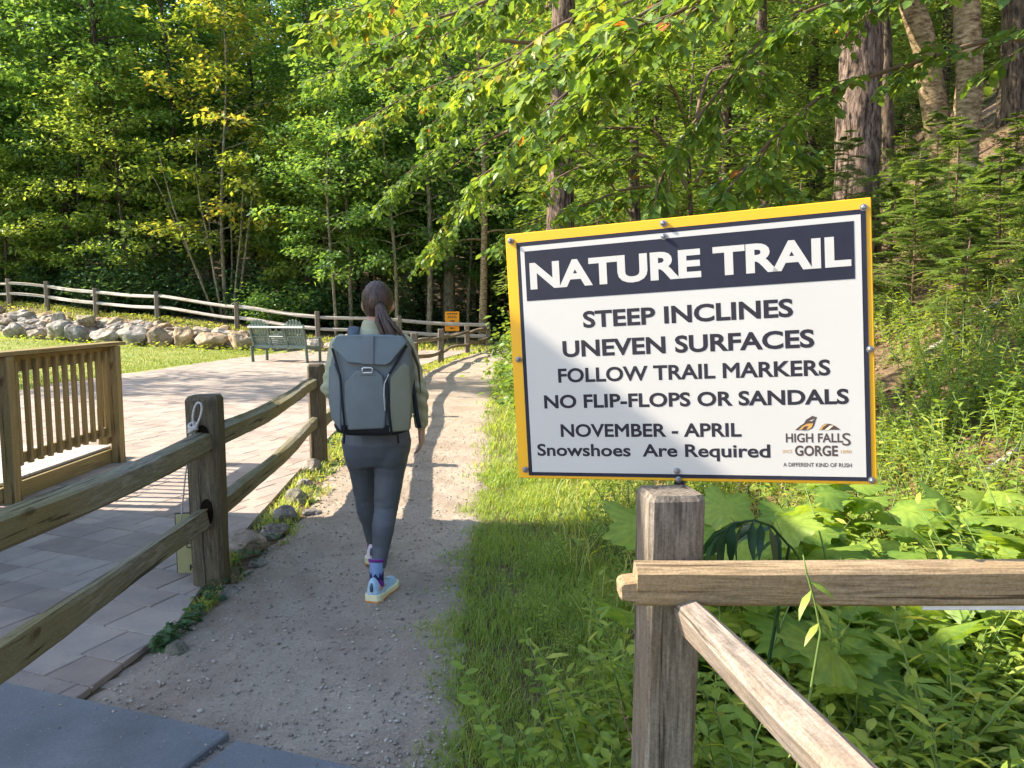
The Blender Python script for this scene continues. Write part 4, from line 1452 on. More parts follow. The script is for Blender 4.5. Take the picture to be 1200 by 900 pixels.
hp = [make_conifer('conifer_tree', 'dark feathery conifer standing on the shaded slope above the path', 'tree', 200 + i, (0, 0, 0), 'conifers on the shaded slope', H=H, cb=cb, Rd=Rd, nl=70, per=430, size=.20, tr=.17) for i, (H, cb, Rd) in enumerate([(15, 1.8, 3.2), (18, 3.0, 3.6), (12, 1.0, 2.6)])]
for k, (px, y, i) in enumerate([(765, 21, 0), (845, 19, 1), (940, 22, 2), (1090, 30, 0), (700, 26, 1), (600, 44, 2), (660, 40, 0), (880, 28, 0), (985, 30, 1), (1240, 32, 1), (1130, 38, 2), (780, 33, 2), (730, 38, 1), (1040, 40, 0), (930, 38, 1), (840, 44, 0), (1180, 40, 1)]):
    x = (px - 600) / F_PX * y
    place(i, x, y, fr.uniform(0, 6), fr.uniform(.9, 1.15), protos_=hp, dz=-.2)
wl2 = 'leafy tree among conifers on the wooded slope to the right'
for k, (px, y, i) in enumerate([(720, 30, 1), (810, 25, 3), (910, 33, 0), (1000, 46, 2), (1120, 46, 1), (860, 50, 4), (760, 48, 2), (690, 52, 1), (1220, 50, 3), (960, 52, 0), (1080, 56, 4), (1250, 36, 2)]):
    x = (px - 600) / F_PX * y
    place(i, x, y, fr.uniform(0, 6), fr.uniform(.85, 1.1), wl2)['group'] = 'leafy trees on the right slope'
g = np.random.default_rng(13)
n = 26000
x = g.uniform(14, 80, n); y = g.uniform(38, 70, n)
P = np.stack([x, y, terrain(x, y) + g.beta(1.3, 1.6, n) * 14], -1)
tag(obj('slope_woods', leaves('slope_woods', P, rand_dirs(n, .5, g), up_hint(n, .6, g), g.uniform(.5, 1.0, n), g.uniform(0, .8, n), 'diamond'), M['leaf_dark']), kind='stuff')

# ---- trees out of frame to the left whose crowns dapple the lawn and patio
place(2, -21, 16.2, 1.0, .8, 'tall leafy tree beyond the left edge of the lawn dappling the patio')['group'] = 'trees beside the lawn'

# ---- beech limbs hanging over the path from the right
def limb_tree(name, label, base, tr, H, limbs, seed, size, per, leafm='leaf_beech', bark='bark_grey', spread=.55):
    base = Vector(base)
    t = thing(name, label, 'tree', base)
    g_ = np.random.default_rng(seed)
    tm = MB()
    tm.tube([(0, 0, -.3), (.05, .02, H * .3), (-.05, .05, H * .65), (0, 0, H)], [tr * 1.2, tr, tr * .75, tr * .2], 14, up=(0, 1, 0))
    obj('trunk', tm.mesh('trunk'), M[bark], t)
    for (z0, pts, nsub) in limbs:
        lm = MB()
        P, D, T = [], [], []
        Q = [Vector((0, 0, z0))] + [Vector(p) - base for p in pts]
        # smooth the limb
        fine = []
        for i in range(len(Q) - 1):
            for k in range(6):
                fine.append(np.array(Q[i].lerp(Q[i + 1], k / 6)) + g_.normal(0, .012, 3))
        fine.append(np.array(Q[-1]))
        fine = np.array(fine)
        for _ in range(2): fine[1:-1] = (fine[:-2] + fine[1:-1] * 2 + fine[2:]) / 4
        nf = len(fine)
        lm.tube(list(fine), [.022 * (1 - .85 * i / nf) + .003 for i in range(nf)], 6)
        ct = g_.uniform(0, .3)
        nsub = int(nsub * 1.7)
        for s in range(nsub):
            u = .16 + .84 * s / max(1, nsub - 1)
            k0 = min(nf - 2, int(u * (nf - 1)))
            b = fine[k0]
            dd = fine[k0 + 1] - fine[k0]
            dd /= np.linalg.norm(dd)
            side = np.cross(dd, (0, 0, 1))
            L = spread * g_.uniform(.6, 1.25) * (1.15 - .5 * u)
            sb = np.array(crook(b, dd * .75 + side * (1 if s % 2 else -1) * g_.uniform(.5, 1.0) + np.array((0, 0, g_.uniform(-.35, .15))), L, 5, (0, 0, -.35), .10, g_))
            lm.tube(list(sb), [.008, .007, .006, .004, .003, .002], 4)
            for c_ in range(3):
                if c_ == 0: tw = sb
                else:
                    kk = 1 + c_
                    d3 = sb[kk + 1] - sb[kk]; d3 /= np.linalg.norm(d3)
                    s3 = np.cross(d3, (0, 0, 1)) * (1 if c_ % 2 else -1)
                    tw = np.array(crook(sb[kk], d3 + s3 * .8, L * .5, 5, (0, 0, -.3), .1, g_))
                    lm.tube(list(tw), [.005, .004, .003, .003, .002, .002], 3)
                m_ = int(per * (1 if c_ == 0 else .6))
                q = (np.arange(m_) + g_.uniform(.2, .8, m_)) / m_ * .88 + .12
                kk = np.minimum((q * 5).astype(int), 4)
                pp = tw[kk] + (tw[kk + 1] - tw[kk]) * (q * 5 - kk)[:, None]
                dt = (tw[-1] - tw[0]); dt /= np.linalg.norm(dt)
                sd_ = np.cross(dt, (0, 0, 1)); sd_ /= np.linalg.norm(sd_) + 1e-6
                alt = np.where(np.arange(m_) % 2 == 0, 1, -1)[:, None]
                P.append(pp + g_.normal(0, .012, (m_, 3)))
                D.append(dt[None] * .7 + sd_[None] * alt * .9 + np.array((0, 0, -.3)) + g_.normal(0, .22, (m_, 3)))
                T.append(ct + g_.uniform(0, .7, m_) + (g_.random(m_) < .012) * .4)
        P, D, T = np.concatenate(P), np.concatenate(D), np.concatenate(T)
        lo = obj('limb', lm.mesh('limb'), M['twig'], t)
        obj('foliage', leaves('foliage', P, D, up_hint(len(P), .35, g_), size * g_.uniform(.6, 1.25, len(P)), T, 'oval'), M[leafm], lo)
    return t


limb_tree('beech_tree', 'beech with long leafy limbs hanging across the top of the view over the sign', (4.9, 5.6, tz(4.9, 5.6)), .17, 9, [
    (1.3, [at(1180, 40, 5.6), at(1080, 70, 5.6), at(960, 110, 5.5), at(880, 190, 5.4), at(820, 260, 5.4)], 15),
    (2.2, [at(1150, -60, 5.6), at(1000, -30, 5.5), at(900, 40, 5.3), at(820, 130, 5.2), at(770, 215, 5.2)], 16),
    (2.9, [at(1100, -150, 5.8), at(950, -70, 5.6), at(840, -10, 5.2), at(740, 70, 5.0), at(680, 130, 5.0)], 16),
    (3.3, [at(1000, -160, 6.2), at(850, -80, 6.0), at(740, -20, 5.8), at(640, 40, 5.6), at(560, 90, 5.6)], 16),
    (3.9, [at(900, -170, 6.8), at(740, -80, 6.6), at(620, -20, 6.4), at(520, 20, 6.2), at(440, 55, 6.2)], 16),
    (4.1, [at(820, -160, 6.5), at(650, -70, 6.6), at(500, -20, 6.6), at(420, 10, 6.6), at(360, 30, 6.6)], 15),
    (3.0, [at(1100, -130, 5.2), at(960, -80, 4.9), at(860, -20, 4.6), at(780, 20, 4.5), at(720, 40, 4.5)], 12),
    (3.2, [at(1060, -120, 5.6), at(900, -60, 5.4), at(780, 0, 5.3), at(690, 50, 5.2), at(620, 95, 5.2)], 18),
    (2.4, [at(1180, -60, 5.2), at(1100, -40, 5.0), at(1020, -15, 4.8), at(930, 20, 4.7)], 10),
], 401, .098, 13)
limb_tree('beech_tree', 'beech with layered leafy limbs filling the view between the walker and the sign', (6.9, 9.2, tz(6.9, 9.2)), .15, 9, [
    (3.2, [at(880, 0, 9.8), at(740, 80, 9.6), at(630, 160, 9.4), at(550, 215, 9.3)], 17),
    (3.6, [at(860, -60, 10), at(700, 20, 9.8), at(580, 90, 9.8), at(500, 150, 9.8)], 17),
    (4.0, [at(820, -120, 10), at(660, -30, 10), at(540, 30, 10), at(440, 90, 10)], 17),
    (3.4, [at(860, -20, 9.2), at(760, 40, 8.8), at(660, 110, 8.6), at(590, 180, 8.5)], 16),
], 402, .11, 13, spread=.75)
limb_tree('beech_sapling', 'slim young beech with leafy sprays rising behind the top edge of the sign', (2.05, 8.9, tz(2.05, 8.9)), .03, 4.6, [
    (1.6, [at(770, 215, 8.7), at(720, 225, 8.6), at(665, 250, 8.6)], 9),
    (2.0, [at(760, 185, 8.8), at(690, 190, 8.8), at(625, 225, 8.8)], 11),
    (2.5, [at(770, 150, 9.0), at(700, 150, 9.1), at(640, 180, 9.2)], 11),
    (1.9, [at(850, 200, 8.8), at(890, 205, 8.7), at(930, 225, 8.6)], 9),
    (2.6, [at(850, 150, 9.0), at(900, 150, 9.1), at(945, 175, 9.1)], 9),
    (3.0, [at(790, 100, 8.6), at(750, 95, 8.5), at(710, 120, 8.4)], 10),
    (3.3, [at(830, 80, 9.2), at(870, 75, 9.3), at(905, 100, 9.4)], 9),
], 405, .11, 12, spread=.6)
limb_tree('beech_tree', 'slender beech whose leafy limbs droop over the bend of the path', (2.4, 15.5, tz(2.4, 15.5)), .11, 9, [
    (2.0, [at(690, 230, 15), at(620, 260, 14.6), at(585, 285, 14.4)], 13),
    (2.8, [at(690, 170, 15), at(600, 200, 14.8), at(540, 240, 14.6), at(500, 290, 14.6)], 17),
    (3.6, [at(680, 110, 15), at(580, 140, 15), at(500, 180, 15), at(450, 230, 15)], 17),
    (4.4, [at(670, 60, 15), at(560, 80, 15), at(480, 110, 15), at(410, 150, 15)], 17),
    (5.2, [at(670, 0, 15.4), at(540, 10, 15.6), at(450, 40, 15.8), at(380, 90, 16)], 17),
    (1.4, [at(690, 290, 14.6), at(655, 310, 14.2)], 7),
], 403, .14, 13, spread=1.05)

# ------------------------------------------------------------------ plants beside the path
fs = [make_shrub('shrub', 'yellow green leafy bush crowding the right edge of the path beside the sign', 420 + i, (0, 0, 0), 'leaf_beech', 'bushes on the right edge of the path', Hh=1.3 + .3 * i, Rr=.75, n=1100, size=.105, kind='oval') for i in range(2)]
for i, (px, y, s) in enumerate([(600, 12.5, .75), (612, 14.5, .9), (618, 17.5, 1.0), (625, 11, 1.0), (660, 12, 1.2), (640, 9.0, .7), (700, 10, 1.1), (630, 21, 1.2), (640, 17, 1.3), (690, 15, 1.4), (740, 11.5, 1.3), (640, 26, 1.3), (780, 9.5, 1.1), (830, 11, 1.3), (660, 24, 1.4), (1055, 11, .9), (1090, 9.5, .7)]):
    place(i % 2, (px - 600) / F_PX * y + .25, y, fr.uniform(0, 6), s, protos_=fs)


def hemlock_sapling(seed, H, Rd, nb, tw, nd):
    g_ = np.random.default_rng(seed)
    tm = MB()
    tm.tube([(0, 0, -.1), (.02, .01, H * .4), (-.01, .02, H * .8), (.03, 0, H)], [.018, .013, .008, .003], 6, up=(0, 1, 0))
    P, D, T = [], [], []
    for k in range(nb):
        t = (k + .5) / nb
        z = H * (.08 + .9 * t)
        a = k * 2.4 + g_.normal(0, .3)
        L = Rd * (1.05 - .85 * t) * g_.uniform(.65, 1.15)
        br = np.array(crook((0, 0, z), (math.cos(a), math.sin(a), g_.uniform(.0, .75)), L, 4, (0, 0, -g_.uniform(.2, .8)), .10, g_))
        tm.tube(list(br), [.006, .005, .004, .003, .001], 4)
        side = np.array((-math.sin(a), math.cos(a), -.05))
        ct = g_.uniform(0, .35)
        for s in range(tw):
            u = .18 + .80 * s / (tw - 1)
            kk = min(3, int(u * 4))
            b = br[kk] + (br[kk + 1] - br[kk]) * (u * 4 - kk)
            f = br[kk + 1] - br[kk]; f /= np.linalg.norm(f)
            sg = 1 if s % 2 else -1
            d = f * .75 + side * sg * .8; d /= np.linalg.norm(d)
            l = L * .42 * (1.15 - u) + .03
            q = (np.arange(nd) + .5) / nd
            ns = np.cross(d, (0, 0, 1)); ns /= np.linalg.norm(ns)
            alt = np.where(np.arange(nd) % 2 == 0, 1, -1)[:, None]
            P.append(b + d * (q * l)[:, None] + np.array((0, 0, -.12)) * (q * q * l)[:, None])
            D.append(d[None] * .7 + ns[None] * alt + g_.normal(0, .12, (nd, 3)))
            T.append(ct + g_.uniform(0, .35, nd) + .3 * u * q)
    P, D, T = np.concatenate(P), np.concatenate(D), np.concatenate(T)
    return tm.mesh('trunk'), leaves('crown', P, D, up_hint(len(P), .2, g_), .040 * g_.uniform(.8, 1.3, len(P)), T, 'needle')


sap = []
for i, (H, Rd, nb) in enumerate([(1.9, .75, 46), (1.3, .6, 36), (2.5, .9, 56)]):
    t = thing('hemlock_sapling', 'young feathery hemlock sapling on the slope to the right of the sign', 'sapling', (0, 0, 0), 0, 'hemlock saplings beside the sign')
    a, b_ = hemlock_sapling(440 + i, H, Rd, int(nb * 1.25), 15, 16)
    obj('trunk', a, M['twig'], t)
    obj('crown', b_, M['needle'], t)
    sap.append(t)
for px, y, i, s in [(1066, 7.6, 0, .95), (1112, 8.4, 0, 1.0), (1160, 7.2, 1, 1.0), (1200, 6.6, 1, 1.0), (1128, 6.6, 1, .7), (1085, 9.6, 2, .75), (1040, 9.0, 1, 1.1), (1178, 9.2, 1, 1.05), (985, 9.5, 2, .9), (930, 10.5, 0, 1.1), (850, 12, 2, 1.0), (770, 13, 0, 1.1), (1050, 12.6, 1, 1.2)]:
    place(i, (px - 600) / F_PX * y, y, fr.uniform(0, 6), s * fr.uniform(.9, 1.1), protos_=sap)


# herbs: stems with leaves
def herb(seed, nst, H, spread, nlf, size, kind, droop=.3, lean=.25, qlo=.15):
    g_ = np.random.default_rng(seed)
    sm = MB()
    P, D, T, N = [], [], [], []
    for s in range(nst):
        a = g_.uniform(0, 6.28)
        b = (g_.normal(0, spread * .3), g_.normal(0, spread * .3), -.04)
        hh = H * g_.uniform(.6, 1.1)
        st = np.array(crook(b, (lean * math.cos(a), lean * math.sin(a), 1), hh, 5, (.35 * math.cos(a), .35 * math.sin(a), -.1), .07, g_))
        sm.tube(list(st), [.005, .0045, .004, .003, .0022, .001], 4)
        ct = g_.uniform(0, .4)
        m_ = int(nlf * g_.uniform(.7, 1.2))
        q = (np.arange(m_) + .6) / m_
        q = qlo + (1 - qlo) * q
        kk = np.minimum((q * 5).astype(int), 4)
        pp = st[kk] + (st[kk + 1] - st[kk]) * (q * 5 - kk)[:, None]
        an = np.arange(m_) * 2.4 + g_.uniform(0, 6) + g_.normal(0, .3, m_)
        P.append(pp)
        D.append(np.stack([np.cos(an), np.sin(an), .35 - droop * 1.6 * (1 - q) + g_.normal(0, .2, m_)], -1))
        T.append(ct + g_.uniform(0, .5, m_) + .1 * q)
    P, D, T = np.concatenate(P), np.concatenate(D), np.concatenate(T)
    sz = size * g_.uniform(.6, 1.2, len(P))
    return sm.mesh('stem'), leaves('foliage', P, D, up_hint(len(P), .3, g_), sz, T, kind)


def herb_thing(name, label, cat, group, leafm, stemm='stem', **kw):
    t = thing(name, label, cat, (0, 0, 0), 0, group)
    a, b_ = herb(**kw)
    obj('stem', a, M[stemm], t)
    obj('foliage', b_, M[leafm], t)
    return t


weedA = [herb_thing('weed', 'leafy green weed with narrow leaves in the tangle behind the corner fence', 'weed', 'weeds in the tangle around the corner fence', 'leaf_weed', seed=460 + i, nst=9, H=.50 + .1 * i, spread=.38, nlf=26, size=.062, kind='lance') for i in range(3)]
weedB = [herb_thing('weed', 'bushy weed with small rounded leaves in the tangle behind the corner fence', 'weed', 'small leaved weeds around the corner fence', 'leaf_weed', seed=470 + i, nst=16, H=.36 + .08 * i, spread=.42, nlf=28, size=.036, kind='oval') for i in range(2)]
bigl = []
for i in range(3):
    bigl.append(herb_thing('bramble', 'bramble with very broad lobed bright green leaves behind the corner fence', 'plant', 'broad leaved brambles around the sign', 'leaf_big', 'stem_red', seed=480 + i, nst=5, H=.62 + .12 * i, spread=.4, nlf=7, size=.19, kind='lobed', droop=.1, lean=.35, qlo=.62))


def scatter(protos_, n, xr, yr, srange, seed, cond=None, dz=0.0):
    r_ = random.Random(seed)
    k = 0
    tries = 0
    while k < n and tries < n * 40:
        tries += 1
        x, y = r_.uniform(*xr), r_.uniform(*yr)
        if abs(x) > .72 * y + .35: continue
        if x < path_r(y) + .3: continue
        if (x - .352) ** 2 + (y - 1.695) ** 2 < .03: continue
        if y < 1.75 and x > .2 and abs(x - .42) < .14: continue
        if cond and not cond(x, y): continue
        place(k % len(protos_), x, y, r_.uniform(0, 6), r_.uniform(*srange), protos_=protos_, dz=dz)
        k += 1


scatter(weedA, 80, (.35, 4.2), (1.9, 6.5), (.7, 1.2), 1, lambda x, y: x > .58 + .03 * y)
scatter(weedB, 70, (.2, 4.0), (1.55, 6.0), (.7, 1.25), 2, lambda x, y: x > .62 or y < 1.8)
scatter(weedB, 80, (.45, 1.75), (1.5, 2.45), (.95, 1.6), 11)
scatter(weedA, 46, (.5, 1.9), (1.6, 2.6), (.9, 1.35), 12)
scatter(bigl, 7, (.9, 2.4), (2.7, 3.4), (.8, 1.1), 3, lambda x, y: x > .28 * y)
scatter(weedA, 14, (.1, .7), (2.2, 5.5), (.35, .6), 4)
scatter(weedB, 24, (1.9, 5.6), (4.6, 10.0), (.9, 1.6), 21, lambda x, y: x > .38 * y)
scatter(weedA, 12, (1.9, 5.6), (4.6, 10.0), (.7, 1.1), 22, lambda x, y: x > .38 * y)
# weeds in front of / under the rail
for x, y, s, pr_, i in [(.62, 1.42, .9, weedB, 0), (.80, 1.38, 1.0, weedB, 1), (.98, 1.42, .9, weedA, 0), (.55, 1.95, 1.0, weedA, 1), (.20, 1.55, .55, weedA, 2), (.29, 1.38, .8, weedB, 1), (.72, 1.78, 1.0, weedA, 0), (.95, 1.85, .95, weedA, 2)]:
    place(i, x, y, fr.uniform(0, 6), s, protos_=pr_)
for x, y, s, i, rz in [(.23, 1.60, .42, 0, 2.0), (.66, 2.5, 1.1, 1, .4), (.86, 2.65, 1.2, 2, 2.4), (1.06, 2.5, 1.15, 1, 5.0), (1.28, 2.7, 1.2, 2, 1.2), (1.5, 2.75, 1.25, 1, 3.5), (1.75, 2.9, 1.3, 0, .5), (1.16, 2.95, 1.35, 1, 4.2)]:
    place(i, x, y, rz, s, protos_=bigl, label='bramble with broad lobed leaves pressed against the back of the corner fence' if i else None)

# arching lily frond behind the rail
lily = thing('lily_plant', 'dark blue green arching frond with drooping narrow leaves just above the rail', 'plant', (.66, 1.98, tz(.66, 1.98)))
g_ = np.random.default_rng(3)
st = np.array([np.array(at(*q)) for q in ((905, 720, 1.98), (880, 640, 1.96), (893, 612, 1.93), (880, 605, 1.90), (850, 612, 1.88), (835, 632, 1.86))])
l0 = np.array(lily.location)
st = np.array([l0 + (0, 0, -.03), l0 + (.01, -.01, .5)] + [np.array(at(*q)) for q in ((925, 640, 1.96), (905, 617, 1.93), (885, 610, 1.91), (860, 613, 1.89), (838, 628, 1.87))]) - l0
mb = MB(); mb.tube(list(st), [.006, .005, .0045, .004, .003, .0025, .002], 5); mb.build('stem', M['leaf_lily'], lily, smooth=True)
P, D = [], []
for k in range(20):
    q = 1.6 + 4.35 * k / 19
    kk = min(5, int(q)); b = st[kk] + (st[kk + 1] - st[kk]) * (q - kk)
    d = st[kk + 1] - st[kk]; d /= np.linalg.norm(d)
    sgn = 1 if k % 2 else -1
    P.append(b); D.append(d * .55 + np.array((.30 * sgn + g_.normal(0, .12), -.35 * sgn + g_.normal(0, .15), -.62 - .5 * g_.random())))
obj('foliage', leaves('foliage', np.array(P), np.array(D), up_hint(20, .6, g_), .115 * g_.uniform(.7, 1.2, 20), g_.uniform(0, 1, 20), 'blade'), M['leaf_lily'], lily)

# a tall stem in front of the rail
ts = thing('tall_weed', 'single tall thin weed stem rising in front of the rail', 'weed', (.55, 1.50, tz(.55, 1.5)))
l0 = np.array(ts.location)
st = np.array([l0 + (0, 0, -.03), l0 + (.0, .0, .3)] + [np.array(at(*q)) for q in ((962, 740, 1.50), (955, 705, 1.49), (945, 670, 1.48), (941, 650, 1.48))]) - l0
mb = MB(); mb.tube(list(st), [.004, .0035, .003, .0025, .002, .001], 5); mb.build('stem', M['stem'], ts, smooth=True)
P, D = [], []
for q, dx in ((2.0, .5), (2.3, -.4), (2.8, .7), (3.0, .2), (3.4, -.3), (3.7, .6), (1.6, -.6), (1.4, .6)):
    kk = min(4, int(q)); P.append(st[kk] + (st[kk + 1] - st[kk]) * (q - kk)); D.append((dx, -.25, -.35))
obj('foliage', leaves('foliage', np.array(P), np.array(D), up_hint(8, .3, g_), .06 * g_.uniform(.7, 1.2, 8), g_.uniform(.3, .8, 8), 'lance'), M['leaf_weed'], ts)

# red tinged weed at the post foot
rw = herb_thing('weed', 'straggly weed with reddish seed heads at the foot of the corner post', 'weed', None, 'dry', 'stem_red', seed=499, nst=9, H=.62, spread=.3, nlf=40, size=.016, kind='oval', lean=.3)
rw.location = (.31, 1.44, tz(.31, 1.44))

# fallen logs on the slope
for i, (a, b_, r_, lab) in enumerate([(at(1082, 440, 6.6), at(1178, 424, 6.8), .028, 'bleached fallen branch lying on the slope right of the sign'), (at(1010, 527, 5.2), at(1082, 512, 5.3), .035, 'short peeled log lying on the slope close to the sign edge'), (at(1050, 470, 6.0), at(1130, 445, 6.5), .04, 'dark rotting log on the slope between two pale branches'), (at(1125, 560, 4.2), at(1210, 550, 4.3), .022, 'thin white stick lying in the weeds at the right edge'), (at(1140, 210, 12), at(1260, 160, 13), .07, 'fallen trunk high on the slope near the birches')]):
    a = Vector((a.x, a.y, tz(a.x, a.y) + r_ * .7)); b_ = Vector((b_.x, b_.y, tz(b_.x, b_.y) + r_ * .7))
    mb = MB()
    pts = []
    for k in range(9):
        p = a.lerp(b_, k / 8)
        p.z = max(p.z, tz(p.x, p.y) + r_ * .6)
        pts.append(p - a)
    mb.tube(pts, [r_ * (1.1 - .5 * k / 8) * (1 + .12 * math.sin(k * 2.1)) for k in range(9)], 9)
    o_ = mb.build('fallen_log', M['bark_birch'] if i in (1, 4) else M['rail_far'] if i in (0, 3) else M['bark_grey'], None, smooth=True)
    o_.location = a
    tag(o_, lab, 'log')

# ------------------------------------------------------------------ the walker
M['skin'] = plain('skin', (0.50, 0.29, 0.21), 0.5, 0.35, 0, 0.06, 20)
M['jacket'] = plain('jacket', (0.37, 0.37, 0.25), 0.8, 0.2, 0, 0.10, 14, bmp=.3)
M['leggings'] = plain('leggings', (0.085, 0.093, 0.108), 0.55, 0.35, 0, 0.12, 8, bmp=.1)
M['shoe_blue'] = plain('shoe_blue', (0.36, 0.52, 0.66), 0.7, 0.25, 0, 0.12, 60, bmp=.2)
M['shoe_pink'] = plain('shoe_pink', (0.75, 0.62, 0.68), 0.7, 0.25, 0, 0.1, 60)
M['sole_cream'] = plain('sole_cream', (0.72, 0.66, 0.42), 0.6, 0.3)
M['sole_orange'] = plain('sole_orange', (0.62, 0.24, 0.05), 0.6, 0.3)
M['sock_blue'] = plain('sock_blue', (0.20, 0.29, 0.48), 0.9, 0.1, 0, 0.1, 90)
M['sock_purple'] = plain('sock_purple', (0.17, 0.035, 0.19), 0.9, 0.1, 0, 0.1, 90)
M['sock_navy'] = plain('sock_navy', (0.035, 0.03, 0.09), 0.9, 0.1, 0, 0.1, 90)
M['pack'] = plain('pack', (0.135, 0.155, 0.16), 0.7, 0.3, 0, 0.08, 10, bmp=.12)
M['pack_flap'] = plain('pack_flap', (0.135, 0.165, 0.175), 0.65, 0.3, 0, 0.08, 10, bmp=.12)
M['pack_bounce'] = plain('pack_bounce', (0.20, 0.205, 0.15), 0.7, 0.3, 0, 0.08, 10, bmp=.12)  # olive tone paints warm bounce light onto the right pocket
M['pack_dark'] = plain('pack_dark', (0.02, 0.022, 0.026), 0.8, 0.2)
M['pack_strap'] = plain('pack_strap', (0.075, 0.10, 0.125), 0.75, 0.25)
hm, nt, b = nmat('hair')
g1 = noise_n(nt, 110, 4, stretch=(1, 1, .06))
nt.links.new(ramp(nt, g1, [(.3, (.018, .010, .007)), (.55, (.062, .034, .022)), (.75, (.15, .082, .05))]), b.inputs['Base Color'])
b.inputs['Roughness'].default_value = .42
bump(nt, b, g1, .8, .006)
M['hair'] = hm

WX, WY = -.735, 4.05
per = thing('person', 'walker seen from behind with a dark ponytail and dark leggings on the gravel path', 'person', (WX, WY, .02))


def oval(cx, cy, z, hw, hd, n=24, p=2.2):
    out = []
    for k in range(n):
        a = 2 * math.pi * k / n
        c_, s_ = math.cos(a), math.sin(a)
        out.append((cx + hw * math.copysign(abs(c_) ** (2 / p), c_), cy + hd * math.copysign(abs(s_) ** (2 / p), s_), z))
    return out


TORSO = [(.70, .015, 0, .15, .105), (.76, .016, -.012, .172, .128), (.82, .016, -.016, .184, .138), (.90, .013, -.006, .170, .125), (1.0, .008, .0, .142, .105), (1.1, .004, .002, .148, .11), (1.22, .0, .002, .166, .118), (1.31, .0, .0, .176, .112), (1.37, .0, .0, .150, .092), (1.41, .008, .002, .085, .066), (1.435, .012, .006, .060, .056)]
SR, ER, WR = Vector((.165, -.005, 1.335)), Vector((.246, -.015, 1.085)), Vector((.247, .045, .885))
SL, EL, WL = Vector((-.165, -.005, 1.335)), Vector((-.222, -.05, 1.095)), Vector((-.170, .165, 1.03))
HIPR, KNR, ANR = Vector((.094, -.012, .80)), Vector((.060, -.02, .455)), Vector((.022, -.125, .085))
HIPL, KNL, ANL = Vector((-.070, .0, .80)), Vector((-.088, .19, .475)), Vector((-.092, .43, .105))


def limb(mb_, pts, rad, n=16):
    P_, R_ = [], []
    for i in range(len(pts) - 1):
        for k in range(5):
            u = k / 5
            P_.append(Vector(pts[i]).lerp(Vector(pts[i + 1]), u)); R_.append(rad[i] * (1 - u) + rad[i + 1] * u)
    P_.append(Vector(pts[-1])); R_.append(rad[-1])
    mb_.tube(P_, R_, n, up=(0, 1, .1))


def leg(mb_, h, k, a, ex=0.0):
    m1 = h.lerp(k, .45) + Vector((0, .012, 0))
    c1 = k.lerp(a, .30) + Vector((0, -.018, 0))
    limb(mb_, [h + Vector((0, 0, .06)), h.lerp(k, .15), m1, k, c1, k.lerp(a, .62), a], [.098 + ex, .094 + ex, .079 + ex, .060 + ex, .0575 + ex, .045 + ex, .036 + ex])


def arm(mb_, s, e, w, ex=0.0):
    limb(mb_, [s + Vector((-.03 if s.x > 0 else .03, 0, .01)), s, s.lerp(e, .5), e, e.lerp(w, .35), w], [.045 + ex, .050 + ex, .044 + ex, .037 + ex, .036 + ex, .026 + ex])


def hand(mb_, w, d, out, fwd):
    """relaxed hand: palm, four curled fingers of unequal length, thumb from the side of the palm"""
    d, out, fwd = d.normalized(), out.normalized(), fwd.normalized()
    palm = w + d * .045
    rings = []
    for t, hw, hd in ((-.01, .024, .020), (.02, .032, .019), (.055, .039, .017), (.085, .038, .014)):
        c_ = w + d * t
        rings.append([c_ + fwd * hw * math.cos(2 * math.pi * k / 14) + out * hd * math.sin(2 * math.pi * k / 14) for k in range(14)])
    mb_.loft(rings)
    for off, L in ((.030, .066), (.010, .075), (-.010, .070), (-.029, .056)):
        b0 = w + d * .078 + fwd * off
        p1 = b0 + d * L * .42 - out * .006
        p2 = p1 + d * L * .30 - out * L * .22
        p3 = p2 + d * L * .14 - out * L * .26
        mb_.tube([b0 - d * .02, b0, p1, p2, p3], [.0085, .0088, .0082, .0075, .0058], 8)
    t0 = w + d * .025 + fwd * .024
    mb_.tube([t0 - fwd * .012, t0, t0 + fwd * .016 + d * .026 - out * .010, t0 + fwd * .014 + d * .052 - out * .018], [.011, .0115, .0095, .0070], 8)


HC = Vector((.026, .032, 1.552))
mb = MB()
mb.loft([oval(cx, cy, z, hw - .004, hd - .004) for z, cx, cy, hw, hd in TORSO])
mb.tube([(.012, 0, 1.39), (.018, .010, 1.44), (.024, .022, 1.51)], [.056, .050, .051], 16, up=(0, 1, 0))
mb.ell(HC, (.074, .093, .108), nu=24, nv=16)
mb.ell(HC + Vector((0, .034, -.055)), (.055, .058, .062), nu=18, nv=12)          # jaw
mb.ell(HC + Vector((0, .098, -.018)), (.012, .018, .022))                        # nose
for s in (-1, 1):
    mb.ell(HC + Vector((s * .078, .004, -.012)), (.010, .020, .032))             # ears
mb.ell(HC + Vector((0, .088, -.052)), (.022, .010, .007))                        # lips
mb.ell(HC + Vector((0, .088, .018)), (.052, .010, .010))                         # brow
arm(mb, SR, ER, WR); arm(mb, SL, EL, WL)
hand(mb, WR + Vector((.0, .006, -.005)), Vector((-.02, .12, -1)), Vector((1, 0, 0)), Vector((0, 1, .12)))
hand(mb, WL + Vector((.0, .01, -.002)), Vector((.25, 1, -.12)), Vector((-1, .2, 0)), Vector((0, .1, 1)))
leg(mb, HIPR, KNR, ANR, -.009); leg(mb, HIPL, KNL, ANL, -.009)


def foot_core(mb_, a, yaw, pitch):
    d = Vector((math.sin(yaw), math.cos(yaw), -math.sin(pitch)))
    mb_.tube([a + Vector((0, -.02, -.02)) - d * .02, a + d * .06 - Vector((0, 0, .035)), a + d * .15 - Vector((0, 0, .055))], [.032, .032, .024], 12)


